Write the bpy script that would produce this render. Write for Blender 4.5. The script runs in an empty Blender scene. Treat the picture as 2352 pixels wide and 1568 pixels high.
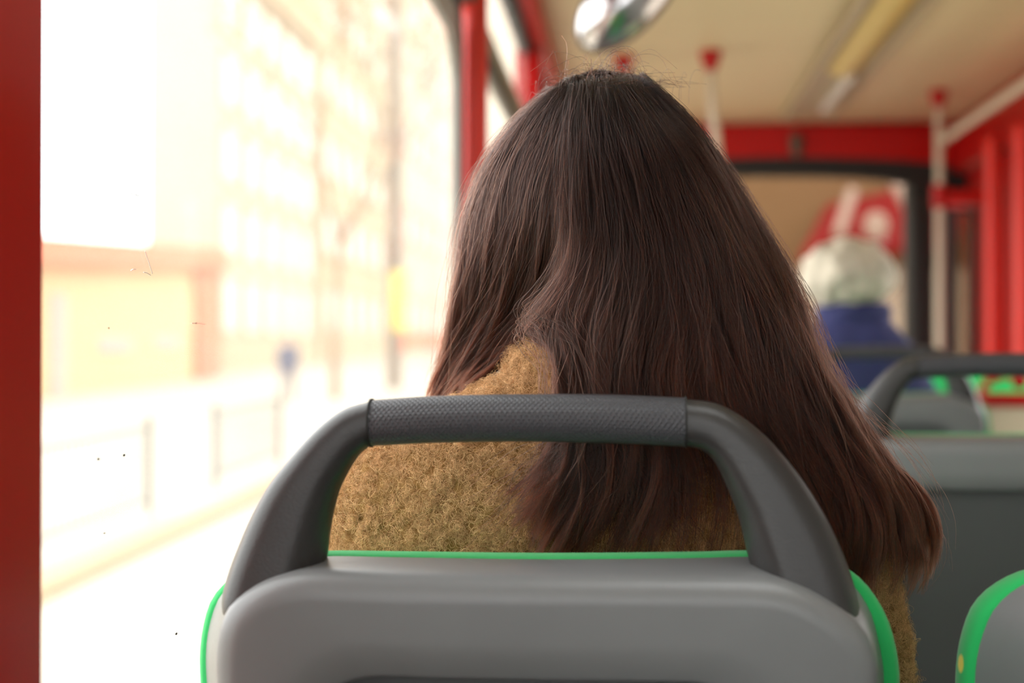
import bpy, bmesh, math, random
import numpy as np
from mathutils import Vector, Matrix, noise

# ------------------------------------------------------------------ camera, sky, exposure
SC = bpy.context.scene
COL = SC.collection
W, H, F = 2352, 1568, 2352 * 50.0 / 36.0
VPX, VPY = 1450.0, 810.0                       # where lines along the bus meet
HC = 1.25                                       # camera height above the bus floor
cam_d = bpy.data.cameras.new('camera')
cam = bpy.data.objects.new('camera', cam_d)
COL.objects.link(cam)
cam_d.lens = 50.0
cam_d.sensor_width = 36.0
cam_d.clip_start = 0.02
cam_d.clip_end = 500
cam.location = (0, 0, HC)
cam.rotation_euler = (math.pi / 2 + math.atan((VPY - H / 2) / F), 0, math.atan((VPX - W / 2) / F))
cam_d.dof.use_dof = True
cam_d.dof.focus_distance = 1.085
cam_d.dof.aperture_fstop = 3.3
SC.camera = cam

world = bpy.data.worlds.new('overcast_sky')
SC.world = world
world.use_nodes = True
bg = world.node_tree.nodes['Background']
bg.inputs[0].default_value = (0.97, 0.985, 1.0, 1)
bg.inputs[1].default_value = 4.8

SC.view_settings.view_transform = 'Standard'
SC.view_settings.look = 'None'
SC.view_settings.gamma = 1
SC.view_settings.use_curve_mapping = False
SC.view_settings.exposure = 0.0
SC.cycles.use_denoising = True
SC.cycles.max_bounces = 10
SC.cycles.diffuse_bounces = 6
SC.cycles.transparent_max_bounces = 12
SC.cycles.caustics_reflective = False
SC.cycles.caustics_refractive = False

RNG = np.random.default_rng(7)
random.seed(7)
ROT = cam.rotation_euler.to_matrix()


def P(px, py, Y):
    """point of the place seen at a pixel, at distance Y along the bus"""
    d = ROT @ Vector(((px - W / 2) / F, -(py - H / 2) / F, -1.0))
    d *= Y / d.y
    return Vector((d.x, d.y, d.z + HC))


def lin(r, g, b):
    f = lambda c: ((c / 255 + 0.055) / 1.055) ** 2.4 if c > 10 else c / 255 / 12.92
    return (f(r), f(g), f(b), 1)


# ------------------------------------------------------------------ materials
def mat(name, col, rough=0.5, metal=0.0, bump=0.0, bscale=200.0, vary=0.0, vscale=5.0, spec=0.5, sheen=0.0):
    m = bpy.data.materials.new(name)
    m.use_nodes = True
    nt = m.node_tree
    b = nt.nodes['Principled BSDF']
    b.inputs['Base Color'].default_value = col
    b.inputs['Roughness'].default_value = rough
    b.inputs['Metallic'].default_value = metal
    b.inputs['Specular IOR Level'].default_value = spec
    if sheen:
        b.inputs['Sheen Weight'].default_value = sheen
    if bump or vary:
        tc = nt.nodes.new('ShaderNodeTexCoord')
    if bump:
        n = nt.nodes.new('ShaderNodeTexNoise')
        n.inputs['Scale'].default_value = bscale
        n.inputs['Detail'].default_value = 4
        nt.links.new(tc.outputs['Object'], n.inputs['Vector'])
        bp = nt.nodes.new('ShaderNodeBump')
        bp.inputs['Strength'].default_value = bump
        bp.inputs['Distance'].default_value = 0.002
        nt.links.new(n.outputs['Fac'], bp.inputs['Height'])
        nt.links.new(bp.outputs['Normal'], b.inputs['Normal'])
    if vary:
        n2 = nt.nodes.new('ShaderNodeTexNoise')
        n2.inputs['Scale'].default_value = vscale
        n2.inputs['Detail'].default_value = 5
        nt.links.new(tc.outputs['Object'], n2.inputs['Vector'])
        mx = nt.nodes.new('ShaderNodeMix')
        mx.data_type = 'RGBA'
        mx.inputs['A'].default_value = tuple(c * (1 - vary) for c in col[:3]) + (1,)
        mx.inputs['B'].default_value = tuple(min(1, c * (1 + vary)) for c in col[:3]) + (1,)
        nt.links.new(n2.outputs['Fac'], mx.inputs['Factor'])
        nt.links.new(mx.outputs['Result'], b.inputs['Base Color'])
    return m


M = {}
M['shell'] = mat('grey_seat_plastic', lin(120, 122, 122), 0.34, bump=0.08, bscale=900, vary=0.06, vscale=14)
M['panel'] = mat('dark_grey_panel', lin(76, 78, 78), 0.6, bump=0.1, bscale=700)
M['arm'] = mat('worn_dark_plastic', lin(52, 51, 50), 0.40, bump=0.15, bscale=500, vary=0.18, vscale=18)
M['red'] = mat('red_paint', lin(182, 5, 2), 0.42, vary=0.04, vscale=6, spec=0.3)
M['redlit'] = mat('red_paint_lit_copy', lin(248, 58, 40), 0.35)  # the red paint made brighter, standing in for daylight on the posts
M['redmatte'] = mat('red_paint_matte', lin(175, 6, 4), 0.6, spec=0.2)
M['black'] = mat('black_rubber', lin(30, 29, 26), 0.7)
M['alu'] = mat('grey_frame_metal', lin(170, 168, 160), 0.45, metal=0.3)
M['brown'] = mat('brown_grey_frame', lin(92, 80, 66), 0.6)
M['rail'] = mat('grey_beige_window_rail', lin(150, 138, 118), 0.55)
M['cream'] = mat('cream_pole_paint', lin(205, 190, 165), 0.35)
M['floor'] = mat('grey_bus_lino', lin(105, 105, 105), 0.6, vary=0.15, vscale=60)
M['wallp'] = mat('pale_grey_wall_panel', lin(165, 162, 155), 0.55)
M['skin'] = mat('skin', lin(214, 170, 145), 0.5)
M['mirror'] = mat('mirror', (0.72, 0.70, 0.70, 1), 0.14, metal=1.0)
M['jeans'] = mat('blue_denim', lin(50, 58, 80), 0.9, bump=0.2, bscale=900)
M['shoe'] = mat('dark_leather', lin(35, 30, 28), 0.5)
M['navy'] = mat('navy_cloth', lin(50, 53, 100), 0.85, bump=0.3, bscale=90, vary=0.25, vscale=12)
M['palehair'] = mat('pale_grey_hair', lin(206, 197, 178), 0.8, bump=0.8, bscale=60, vary=0.35, vscale=16)
M['eye'] = mat('eye_white', lin(225, 222, 215), 0.3)
M['diffuser'] = mat('yellowed_lamp_cover', lin(222, 192, 105), 0.35)
M['tray'] = mat('lamp_tray', lin(196, 180, 150), 0.5)
M['white'] = mat('white_gloss', lin(240, 238, 230), 0.15)
M['redclamp'] = M['red']
M['coat'] = mat('mustard_boucle', lin(142, 108, 64), 0.95, bump=1.0, bscale=160, vary=0.45, vscale=90, spec=0.1)
M['partition'] = mat('beige_panel', lin(205, 190, 160), 0.5)
# street
M['asphalt'] = mat('pale_asphalt', lin(166, 156, 140), 0.9, vary=0.1, vscale=0.3)
M['paving'] = mat('pale_paving', lin(170, 160, 143), 0.9, vary=0.08, vscale=0.4)
M['kerb'] = mat('kerb_stone', lin(168, 138, 106), 0.9)
M['line'] = mat('white_road_paint', lin(200, 200, 200), 0.8)
M['yellowwall'] = mat('yellow_render', lin(200, 170, 124), 0.9, vary=0.05, vscale=0.5)
M['redroof'] = mat('terracotta_red', lin(208, 116, 80), 0.8)
M['pinkpaper'] = mat('pinkish_poster', lin(180, 156, 145), 0.9)
M['creamwall'] = mat('cream_render', lin(178, 166, 144), 0.9, vary=0.05, vscale=0.4)
M['peachwall'] = mat('peach_render', lin(172, 150, 118), 0.9, vary=0.06, vscale=0.4)
M['peachtrim'] = mat('peach_stone', lin(172, 150, 120), 0.9)
M['winglass'] = mat('facade_glass', lin(176, 164, 142), 0.35)
M['darkpole'] = mat('dark_pole_metal', lin(112, 98, 84), 0.6)
M['yellowsign'] = mat('yellow_sign_paint', lin(232, 205, 90), 0.6)
M['fence'] = mat('grey_fence_paint', lin(66, 66, 58), 0.6)
M['bark'] = mat('bark', lin(134, 110, 83), 0.9)
M['leaf'] = mat('dry_leaf', lin(164, 128, 84), 0.8)
M['brownwall'] = mat('brown_render', lin(132, 101, 70), 0.9, vary=0.08, vscale=0.4)
M['palestone'] = mat('pale_stone', lin(205, 188, 172), 0.9)
M['awning'] = mat('red_awning_cloth', lin(140, 5, 8), 0.8)
M['pedcloth'] = mat('blue_grey_cloth', lin(62, 66, 92), 0.9)
M['pedtrouser'] = mat('grey_cloth', lin(120, 116, 116), 0.9)
M['darkhair'] = mat('short_dark_hair', lin(50, 40, 36), 0.8)


def ceiling_mat():
    m = mat('cream_ceiling', lin(234, 216, 172), 0.45, vary=0.05, vscale=1.5)
    nt = m.node_tree
    b = nt.nodes['Principled BSDF']
    tc = nt.nodes.new('ShaderNodeTexCoord')
    w = nt.nodes.new('ShaderNodeTexWave')
    w.bands_direction = 'Y'
    w.inputs['Scale'].default_value = 1.9
    w.inputs['Distortion'].default_value = 0
    nt.links.new(tc.outputs['Object'], w.inputs['Vector'])
    bp = nt.nodes.new('ShaderNodeBump')
    bp.inputs['Strength'].default_value = 0.5
    bp.inputs['Distance'].default_value = 0.02
    nt.links.new(w.outputs['Fac'], bp.inputs['Height'])
    nt.links.new(bp.outputs['Normal'], b.inputs['Normal'])
    return m


M['ceiling'] = ceiling_mat()


def grip_mat():
    m = mat('black_dimpled_grip', lin(66, 67, 71), 0.30)
    nt = m.node_tree
    b = nt.nodes['Principled BSDF']
    uv = nt.nodes.new('ShaderNodeTexCoord')
    sep = nt.nodes.new('ShaderNodeSeparateXYZ')
    nt.links.new(uv.outputs['UV'], sep.inputs[0])

    def math_(op, a, c):
        n = nt.nodes.new('ShaderNodeMath')
        n.operation = op
        for i, v in enumerate((a, c)):
            if v is None:
                continue
            if isinstance(v, (int, float)):
                n.inputs[i].default_value = v
            else:
                nt.links.new(v, n.inputs[i])
        return n.outputs[0]
    su = math_('MULTIPLY', sep.outputs[0], 2 * math.pi * 58)
    sv = math_('MULTIPLY', sep.outputs[1], 2 * math.pi * 23)
    a = math_('SINE', math_('ADD', su, sv), None)
    c = math_('SINE', math_('SUBTRACT', su, sv), None)
    h = math_('MAXIMUM', a, c)
    bp = nt.nodes.new('ShaderNodeBump')
    bp.inputs['Strength'].default_value = 0.45
    bp.inputs['Distance'].default_value = 0.0008
    nt.links.new(h, bp.inputs['Height'])
    nt.links.new(bp.outputs['Normal'], b.inputs['Normal'])
    return m


M['grip'] = grip_mat()


def green_mat():
    m = mat('green_seat_fabric', lin(22, 178, 92), 0.85, bump=0.25, bscale=1400, sheen=0.2)
    nt = m.node_tree
    b = nt.nodes['Principled BSDF']
    tc = nt.nodes.new('ShaderNodeTexCoord')
    v = nt.nodes.new('ShaderNodeTexVoronoi')
    v.inputs['Scale'].default_value = 14
    nt.links.new(tc.outputs['Object'], v.inputs['Vector'])
    r = nt.nodes.new('ShaderNodeValToRGB')
    r.color_ramp.elements[0].position = 0.07
    r.color_ramp.elements[0].color = lin(228, 205, 70)
    r.color_ramp.elements[1].position = 0.10
    r.color_ramp.elements[1].color = lin(18, 176, 88)
    nt.links.new(v.outputs['Distance'], r.inputs['Fac'])
    nt.links.new(r.outputs['Color'], b.inputs['Base Color'])
    return m


M['green'] = green_mat()


def glass_mat(name, tint, dust):
    m = bpy.data.materials.new(name)
    m.use_nodes = True
    nt = m.node_tree
    nt.nodes.clear()
    out = nt.nodes.new('ShaderNodeOutputMaterial')
    tr = nt.nodes.new('ShaderNodeBsdfTransparent')
    tr.inputs[0].default_value = tint
    tl = nt.nodes.new('ShaderNodeBsdfTranslucent')
    tl.inputs[0].default_value = (0.9, 0.88, 0.82, 1)
    m1 = nt.nodes.new('ShaderNodeMixShader')
    m1.inputs[0].default_value = dust
    nt.links.new(tr.outputs[0], m1.inputs[1])
    nt.links.new(tl.outputs[0], m1.inputs[2])
    gl = nt.nodes.new('ShaderNodeBsdfGlossy')
    gl.inputs['Roughness'].default_value = 0.02
    lw = nt.nodes.new('ShaderNodeLayerWeight')
    pw = nt.nodes.new('ShaderNodeMath')
    pw.operation = 'POWER'
    pw.inputs[1].default_value = 5
    nt.links.new(lw.outputs['Facing'], pw.inputs[0])
    sc = nt.nodes.new('ShaderNodeMath')
    sc.operation = 'MULTIPLY_ADD'
    sc.inputs[1].default_value = 0.25
    sc.inputs[2].default_value = 0.015
    nt.links.new(pw.outputs[0], sc.inputs[0])
    m2 = nt.nodes.new('ShaderNodeMixShader')
    nt.links.new(sc.outputs[0], m2.inputs[0])
    nt.links.new(m1.outputs[0], m2.inputs[1])
    nt.links.new(gl.outputs[0], m2.inputs[2])
    nt.links.new(m2.outputs[0], out.inputs[0])
    return m


M['glass'] = glass_mat('bus_window_glass', (0.98, 0.98, 0.97, 1), 0.05)
M['windshield'] = glass_mat('tinted_windshield', (0.66, 0.63, 0.58, 1), 0.0)


def strand_mat(name, c0, c1, rough=0.6):
    m = bpy.data.materials.new(name)
    m.use_nodes = True
    nt = m.node_tree
    b = nt.nodes['Principled BSDF']
    ci = nt.nodes.new('ShaderNodeHairInfo')
    r = nt.nodes.new('ShaderNodeValToRGB')
    r.color_ramp.elements[0].color = c0
    r.color_ramp.elements[1].color = c1
    nt.links.new(ci.outputs['Random'], r.inputs['Fac'])
    nt.links.new(r.outputs['Color'], b.inputs['Base Color'])
    b.inputs['Roughness'].default_value = rough
    b.inputs['Specular IOR Level'].default_value = 0.3
    return m


M['wool'] = strand_mat('mustard_wool_curls', lin(142, 104, 60), lin(255, 212, 158), 0.7)


def hair_mat():
    m = bpy.data.materials.new('dark_brown_hair')
    m.use_nodes = True
    nt = m.node_tree
    nt.nodes.clear()
    out = nt.nodes.new('ShaderNodeOutputMaterial')
    h = nt.nodes.new('ShaderNodeBsdfHairPrincipled')
    h.parametrization = 'COLOR'
    ci = nt.nodes.new('ShaderNodeHairInfo')
    r = nt.nodes.new('ShaderNodeValToRGB')
    r.color_ramp.elements[0].color = (0.0040, 0.0027, 0.0024, 1)
    r.color_ramp.elements[1].color = (0.042, 0.0215, 0.0165, 1)
    e = r.color_ramp.elements.new(0.6)
    e.color = (0.0078, 0.0049, 0.0043, 1)
    nt.links.new(ci.outputs['Random'], r.inputs['Fac'])
    pw = nt.nodes.new('ShaderNodeMath')
    pw.operation = 'POWER'
    pw.inputs[1].default_value = 3.6
    nt.links.new(ci.outputs['Intercept'], pw.inputs[0])
    mx = nt.nodes.new('ShaderNodeMix')
    mx.data_type = 'RGBA'
    mx.blend_type = 'MULTIPLY'
    mx.inputs['B'].default_value = (4.2, 1.8, 1.0, 1)
    mx.clamp_result = False
    nt.links.new(pw.outputs[0], mx.inputs['Factor'])
    nt.links.new(r.outputs['Color'], mx.inputs['A'])
    nt.links.new(mx.outputs['Result'], h.inputs['Color'])
    h.inputs['Roughness'].default_value = 0.32
    h.inputs['IOR'].default_value = 1.30
    h.inputs['Radial Roughness'].default_value = 0.42
    h.inputs['Random Roughness'].default_value = 0.25
    nt.links.new(h.outputs[0], out.inputs[0])
    return m


M['hair'] = hair_mat()


# ------------------------------------------------------------------ building helpers
def world_loc(o):
    v = Vector((0, 0, 0))
    while o is not None:
        v = v + o.location
        o = o.parent
    return v


def link(name, data, parent=None, m=None):
    o = bpy.data.objects.new(name, data)
    COL.objects.link(o)
    if parent is not None:
        o.parent = parent
    if m is not None:
        data.materials.append(m)
    return o


def thing(name, loc, label, cat, group=None):
    o = bpy.data.objects.new(name, None)
    COL.objects.link(o)
    o.location = loc
    o.empty_display_size = 0.05
    return tag(o, label, cat, group)


def tag(o, label, cat, group=None, kind=None):
    o['label'] = label
    o['category'] = cat
    if group:
        o['group'] = group
    if kind:
        o['kind'] = kind
    return o


def struct(o, label=None):
    o['kind'] = 'structure'
    if label:
        o['label'] = label
    return o


class MB:
    """collects geometry in world coordinates, then links it as ONE mesh object"""

    def __init__(self):
        self.bm = bmesh.new()
        self.uv = None

    def raw(self, verts, faces):
        vs = [self.bm.verts.new(v) for v in verts]
        for f in faces:
            try:
                self.bm.faces.new([vs[i] for i in f])
            except ValueError:
                pass
        return vs

    def box(self, x0, x1, y0, y1, z0, z1, bev=0.0, seg=2):
        t = bmesh.new()
        bmesh.ops.create_cube(t, size=1)
        for v in t.verts:
            v.co = Vector(((x0 + x1) / 2 + v.co.x * (x1 - x0), (y0 + y1) / 2 + v.co.y * (y1 - y0), (z0 + z1) / 2 + v.co.z * (z1 - z0)))
        if bev:
            bmesh.ops.bevel(t, geom=list(t.edges), offset=bev, segments=seg, profile=0.5, affect='EDGES')
        self.merge(t)
        return self

    def merge(self, t):
        t.verts.index_update()
        self.raw([v.co.copy() for v in t.verts], [[v.index for v in f.verts] for f in t.faces])
        t.free()

    def ellipsoid(self, c, r, rot=None, seg=24, rings=14):
        t = bmesh.new()
        bmesh.ops.create_uvsphere(t, u_segments=seg, v_segments=rings, radius=1)
        for v in t.verts:
            p = Vector((v.co.x * r[0], v.co.y * r[1], v.co.z * r[2]))
            if rot is not None:
                p = rot @ p
            v.co = Vector(c) + p
        self.merge(t)
        return self

    def loft(self, rings, cap0=True, cap1=True, closed=True):
        n = len(rings[0])
        vs = [[self.bm.verts.new(p) for p in r] for r in rings]
        for a, b in zip(vs[:-1], vs[1:]):
            for i in range(n if closed else n - 1):
                j = (i + 1) % n
                self.bm.faces.new((a[i], a[j], b[j], b[i]))
        if cap0:
            self.bm.faces.new(list(reversed(vs[0])))
        if cap1:
            self.bm.faces.new(vs[-1])
        return vs

    def tube(self, pts, radii, n=14, round_ends=False):
        pts = [Vector(p) for p in pts]
        if not hasattr(radii, '__len__'):
            radii = [radii] * len(pts)
        if round_ends:
            d0 = (pts[0] - pts[1]).normalized()
            d1 = (pts[-1] - pts[-2]).normalized()
            r0, r1 = radii[0], radii[-1]
            head = [(pts[0] + d0 * r0 * k, r0 * math.sqrt(max(0.02, 1 - k * k))) for k in (0.98, 0.85, 0.6, 0.3)]
            tail = [(pts[-1] + d1 * r1 * k, r1 * math.sqrt(max(0.02, 1 - k * k))) for k in (0.3, 0.6, 0.85, 0.98)]
            pts = [h[0] for h in head] + pts + [h[0] for h in tail]
            radii = [h[1] for h in head] + list(radii) + [h[1] for h in tail]
        rings = []
        up = None
        for i, p in enumerate(pts):
            t = (pts[min(i + 1, len(pts) - 1)] - pts[max(i - 1, 0)]).normalized()
            if up is None:
                up = Vector((0, 0, 1)) if abs(t.z) < 0.9 else Vector((0, 1, 0))
            s = t.cross(up).normalized()
            up = s.cross(t).normalized()
            rings.append([p + (s * math.cos(a) + up * math.sin(a)) * radii[i] for a in (2 * math.pi * k / n for k in range(n))])
        self.loft(rings)
        return self

    def build(self, name, m, parent=None, smooth=True, recalc=True, angle=40):
        if recalc:
            bmesh.ops.recalc_face_normals(self.bm, faces=list(self.bm.faces))
        off = world_loc(parent) if parent is not None else Vector((0, 0, 0))
        for v in self.bm.verts:
            v.co -= off
        me = bpy.data.meshes.new(name)
        self.bm.to_mesh(me)
        self.bm.free()
        if smooth:
            me.polygons.foreach_set('use_smooth', [True] * len(me.polygons))
            try:
                me.set_sharp_from_angle(angle=math.radians(angle))
            except Exception:
                pass
        return link(name, me, parent, m)


def rebase(o):
    """move a top-level mesh's origin to the middle of its foot"""
    me = o.data
    co = np.empty(len(me.vertices) * 3)
    me.vertices.foreach_get('co', co)
    co = co.reshape(-1, 3)
    c = Vector(((co[:, 0].min() + co[:, 0].max()) / 2, (co[:, 1].min() + co[:, 1].max()) / 2, co[:, 2].min()))
    me.transform(Matrix.Translation(-c))
    o.location = c
    return o


def remesh(o, voxel, smooth_it=2):
    md = o.modifiers.new('r', 'REMESH')
    md.mode = 'VOXEL'
    md.voxel_size = voxel
    md.use_smooth_shade = True
    if smooth_it:
        sm = o.modifiers.new('s', 'SMOOTH')
        sm.iterations = smooth_it
    dg = bpy.context.evaluated_depsgraph_get()
    dg.update()
    me = bpy.data.meshes.new_from_object(o.evaluated_get(dg))
    old = o.data
    o.modifiers.clear()
    o.data = me
    if not me.materials and old.materials:
        me.materials.append(old.materials[0])
    me.name = old.name
    me.polygons.foreach_set('use_smooth', [True] * len(me.polygons))
    return o


def resample(pts, n, closed=False):
    p = np.array([tuple(q) for q in pts], float)
    if closed:
        p = np.vstack([p, p[:1]])
    d = np.r_[0, np.cumsum(np.linalg.norm(np.diff(p, axis=0), axis=1))]
    # Catmull-Rom style smoothing by dense cubic interpolation
    dense = []
    m = len(p)
    for i in range(m - 1):
        p0 = p[i - 1] if i > 0 else (p[-2] if closed else p[i])
        p3 = p[i + 2] if i + 2 < m else (p[1] if closed else p[i + 1])
        p1, p2 = p[i], p[i + 1]
        # damp tangents so long straights next to short segments do not overshoot
        l = np.linalg.norm(p2 - p1)
        t1 = (p2 - p0) / max(1e-9, np.linalg.norm(p2 - p0)) * l
        t2 = (p3 - p1) / max(1e-9, np.linalg.norm(p3 - p1)) * l
        for s in np.linspace(0, 1, 12, endpoint=False):
            h = (2 * s**3 - 3 * s**2 + 1, s**3 - 2 * s**2 + s, -2 * s**3 + 3 * s**2, s**3 - s**2)
            dense.append(h[0] * p1 + h[1] * t1 + h[2] * p2 + h[3] * t2)
    dense.append(p[-1])
    q = np.array(dense)
    d = np.r_[0, np.cumsum(np.linalg.norm(np.diff(q, axis=0), axis=1))]
    s = np.linspace(0, d[-1], n + 1 if closed else n)
    if closed:
        s = s[:-1]
    return np.stack([np.interp(s, d, q[:, k]) for k in range(q.shape[1])], 1)


def children(o):
    return [c for c in bpy.data.objects if c.parent == o]


def copy_tree(o, parent=None):
    c = o.copy()
    COL.objects.link(c)
    c.parent = parent
    for ch in children(o):
        if ch != c:
            copy_tree(ch, c)
    return c


def curves_obj(name, pts, rad, m, parent):
    """pts (k, n, 3) world coordinates"""
    k, n, _ = pts.shape
    c = bpy.data.hair_curves.new(name)
    c.add_curves([n] * k)
    off = np.array(world_loc(parent)) if parent is not None else 0
    c.attributes['position'].data.foreach_set('vector', np.ascontiguousarray(pts - off, dtype=np.float32).ravel())
    a = c.attributes.get('radius') or c.attributes.new('radius', 'FLOAT', 'POINT')
    a.data.foreach_set('value', np.ascontiguousarray(rad, dtype=np.float32).ravel())
    return link(name, c, parent, m)


# ------------------------------------------------------------------ bus shell
XL, XR = -0.345, 1.68                 # inner faces of the side walls
YB, YF = -2.8, 7.2                    # back end behind the photographer, front
ZC = HC + 1.146                       # ceiling
WT = 0.06                             # wall thickness

struct(MB().box(XL - WT, XR + WT, YB, YF + 0.1, -0.08, 0.0).build('floor', M['floor'], smooth=False))
cb = MB()
HX0, HX1, HY0, HY1 = -0.05, 0.75, 0.15, 0.95      # unseen roof opening, added for top light on hair, grip and seat
cb.box(XL - WT, XR + WT, YB, HY0, ZC, ZC + 0.08)
cb.box(XL - WT, XR + WT, HY1, YF + 0.1, ZC, ZC + 0.08)
cb.box(XL - WT, HX0, HY0, HY1, ZC, ZC + 0.08)
cb.box(HX1, XR + WT, HY0, HY1, ZC, ZC + 0.08)
struct(cb.build('ceiling', M['ceiling'], smooth=False))
struct(MB().box(XL + 0.005, 0.25, 0.55, 5.2, 0.0, 0.12, 0.01).build('trim_1', M['floor'], smooth=False), 'low platform under the seats')

ZS = HC - 0.42                        # window sill
ZT = HC + 0.70                        # top of the main panes
ZV0, ZV1 = HC + 0.78, HC + 1.04       # vent panes above the far windows
Y1a = P(103, 700, 1).x                # ratio
YA = XL / P(103, 700, 1).x            # far edge of the near red post
YP = XL / P(1064, 300, 1).x           # near edge of the far red post

wl = MB()
wl.box(XL - WT, XL, YB, YF, 0.0, ZS)
wl.box(XL - WT, XL, YB, YP + 0.1, ZT + 0.02, ZC)
struct(wl.build('wall_left', M['wallp'], smooth=False))
struct(MB().box(XL - 0.075, XL, YA - 0.3, YA, ZS, ZC, 0.004).build('trim_2', M['red'], smooth=False), 'wide red window post at the left edge')
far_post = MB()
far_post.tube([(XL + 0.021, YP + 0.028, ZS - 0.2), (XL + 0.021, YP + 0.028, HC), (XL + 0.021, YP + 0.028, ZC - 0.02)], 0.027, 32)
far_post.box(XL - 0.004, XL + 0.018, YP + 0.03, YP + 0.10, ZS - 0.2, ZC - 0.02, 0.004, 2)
struct(far_post.build('trim_3', M['redlit']), 'narrow red post at the far end of the large side window')
# header behind the first window, brown underside
struct(MB().box(XL - 0.02, XL + 0.03, YA, YP - 0.002, ZT + 0.02, ZT + 0.16, 0.008).build('trim_4', M['brown'], smooth=False), 'brown strip over the large side window')
# red cove along the left ceiling edge
struct(MB().box(XL - 0.01, XL + 0.055, YP + 0.1, YF, HC + 1.06, ZC - 0.001, 0.012).build('trim_5', M['red']), 'red strip along the left edge of the ceiling')


def rrect(y0, y1, z0, z1, r, n=8):
    pts = []
    for (cy, cz, a0) in ((y1 - r, z1 - r, 0), (y0 + r, z1 - r, 90), (y0 + r, z0 + r, 180), (y1 - r, z0 + r, 270)):
        for k in range(n + 1):
            a = math.radians(a0 + 90 * k / n)
            pts.append((cy + r * math.cos(a), cz + r * math.sin(a)))
    return pts


def side_frame(name, x0, x1, y0, y1, z0, z1, border, r, m, parent):
    o = rrect(y0, y1, z0, z1, r)
    i = rrect(y0 + border, y1 - border, z0 + border, z1 - border, max(0.02, r - border * 0.3))
    b = MB()
    rings = [[Vector((x0, *p)) for p in o], [Vector((x1, *p)) for p in o], [Vector((x1, *p)) for p in i], [Vector((x0, *p)) for p in i]]
    b.loft(rings + [rings[0]], False, False)
    return b.build(name, m, parent)


def window(idx, y0, y1, label, x=XL, vents=False, sgn=1):
    w = bpy.data.objects.new('window_%d' % idx, None)
    COL.objects.link(w)
    w.location = (x, (y0 + y1) / 2, ZS)
    struct(w, label)
    xo = x - sgn * 0.016
    MB().box(min(xo, xo - 0.005), max(xo, xo - 0.005), y0 + 0.01, y1 - 0.01, ZS + 0.01, ZT - 0.005).build('pane', M['glass'], w, smooth=False)
    side_frame('gasket', x - sgn * 0.022, x + sgn * 0.002, y0, y1, ZS, ZT + 0.02, 0.030, 0.09, M['black'], w)
    side_frame('window_frame', x - sgn * 0.014, x - sgn * 0.001, y0 + 0.02, y1 - 0.02, ZS + 0.02, ZT, 0.075 if not vents else 0.03, 0.12, M['alu'], w)
    if vents:
        MB().box(x - 0.045, x + 0.006, y0, y1, ZT + 0.02, ZV0, 0.006).build('transom_rail', M['rail'], w)
        MB().box(min(xo, xo - 0.005), max(xo, xo - 0.005), y0, y1, ZV0, ZV1).build('vent_pane', M['glass'], w, smooth=False)
        MB().box(x - 0.045, x + 0.004, y0, y1, ZV1, HC + 1.06, 0.004).build('vent_frame', M['black'], w)
    return w


w1 = window(1, YA - 0.2, YP - 0.004, 'large bright side window beside the woman')
window(2, YP + 0.12, YP + 2.0, 'side window beyond the narrow red post', vents=True)
struct(MB().box(XL - 0.06, XL + 0.03, YP + 2.0, YP + 2.1, ZS, HC + 1.06, 0.015).build('trim_6', M['redmatte']), 'red post between the two far side windows')
window(3, YP + 2.1, YF - 0.12, 'side window nearest the front of the bus', vents=True)
struct(MB().box(XL - 0.06, XL + 0.02, YF - 0.12, YF, ZS, HC + 1.06, 0.01).build('trim_7', M['redmatte']))
window(4, YB + 0.05, YA - 0.31, 'side window behind the camera')

# specks and scratches on the near pane
sp = MB()
for (px, py, r) in ((285, 1045, 3.0), (226, 1054, 3.0), (240, 1224, 2.2), (405, 1455, 3.0), (250, 753, 1.8), (450, 742, 2)):
    d = P(px, py, 1.0)
    yy = (XL - 0.014) / d.x
    p = P(px, py, yy)
    s = r * yy / F
    sp.ellipsoid(p, (0.0006, s * 2.2, s), seg=8, rings=6)
sp.build('dirt_specks', M['black'], w1)
sc_ = MB()
for a, b in (((333, 577), (350, 628)), ((300, 622), (312, 618)), ((330, 625), (346, 632)), ((440, 742), (470, 745)), ((300, 445), (318, 450))):
    q = []
    for (px, py) in (a, b):
        yy = (XL - 0.014) / P(px, py, 1.0).x
        q.append(P(px, py, yy))
    sc_.tube([q[0], (q[0] + q[1]) / 2 + Vector((0, 0, 0.0006)), q[1]], 0.00035, 6)
sc_.build('scratches', M['white'], w1)

wb = MB()
wb.box(XL - WT, XR + WT, YB - WT, YB, 0, HC - 0.1)
wb.box(XL - WT, XR + WT, YB - WT, YB, HC + 0.75, ZC)
wb.box(XL - WT, XL + 0.2, YB - WT, YB, HC - 0.1, HC + 0.75)
wb.box(XR - 0.2, XR + WT, YB - WT, YB, HC - 0.1, HC + 0.75)
struct(wb.build('wall_back', M['wallp'], smooth=False))
hp_ = bpy.data.objects.new('window_10', None)
COL.objects.link(hp_)
hp_.location = ((HX0 + HX1) / 2, (HY0 + HY1) / 2, ZC)
struct(hp_, 'added roof opening for top light, out of view')
MB().box(HX0, HX1, HY0, HY1, ZC + 0.05, ZC + 0.055).build('pane', M['glass'], hp_, smooth=False)
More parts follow.
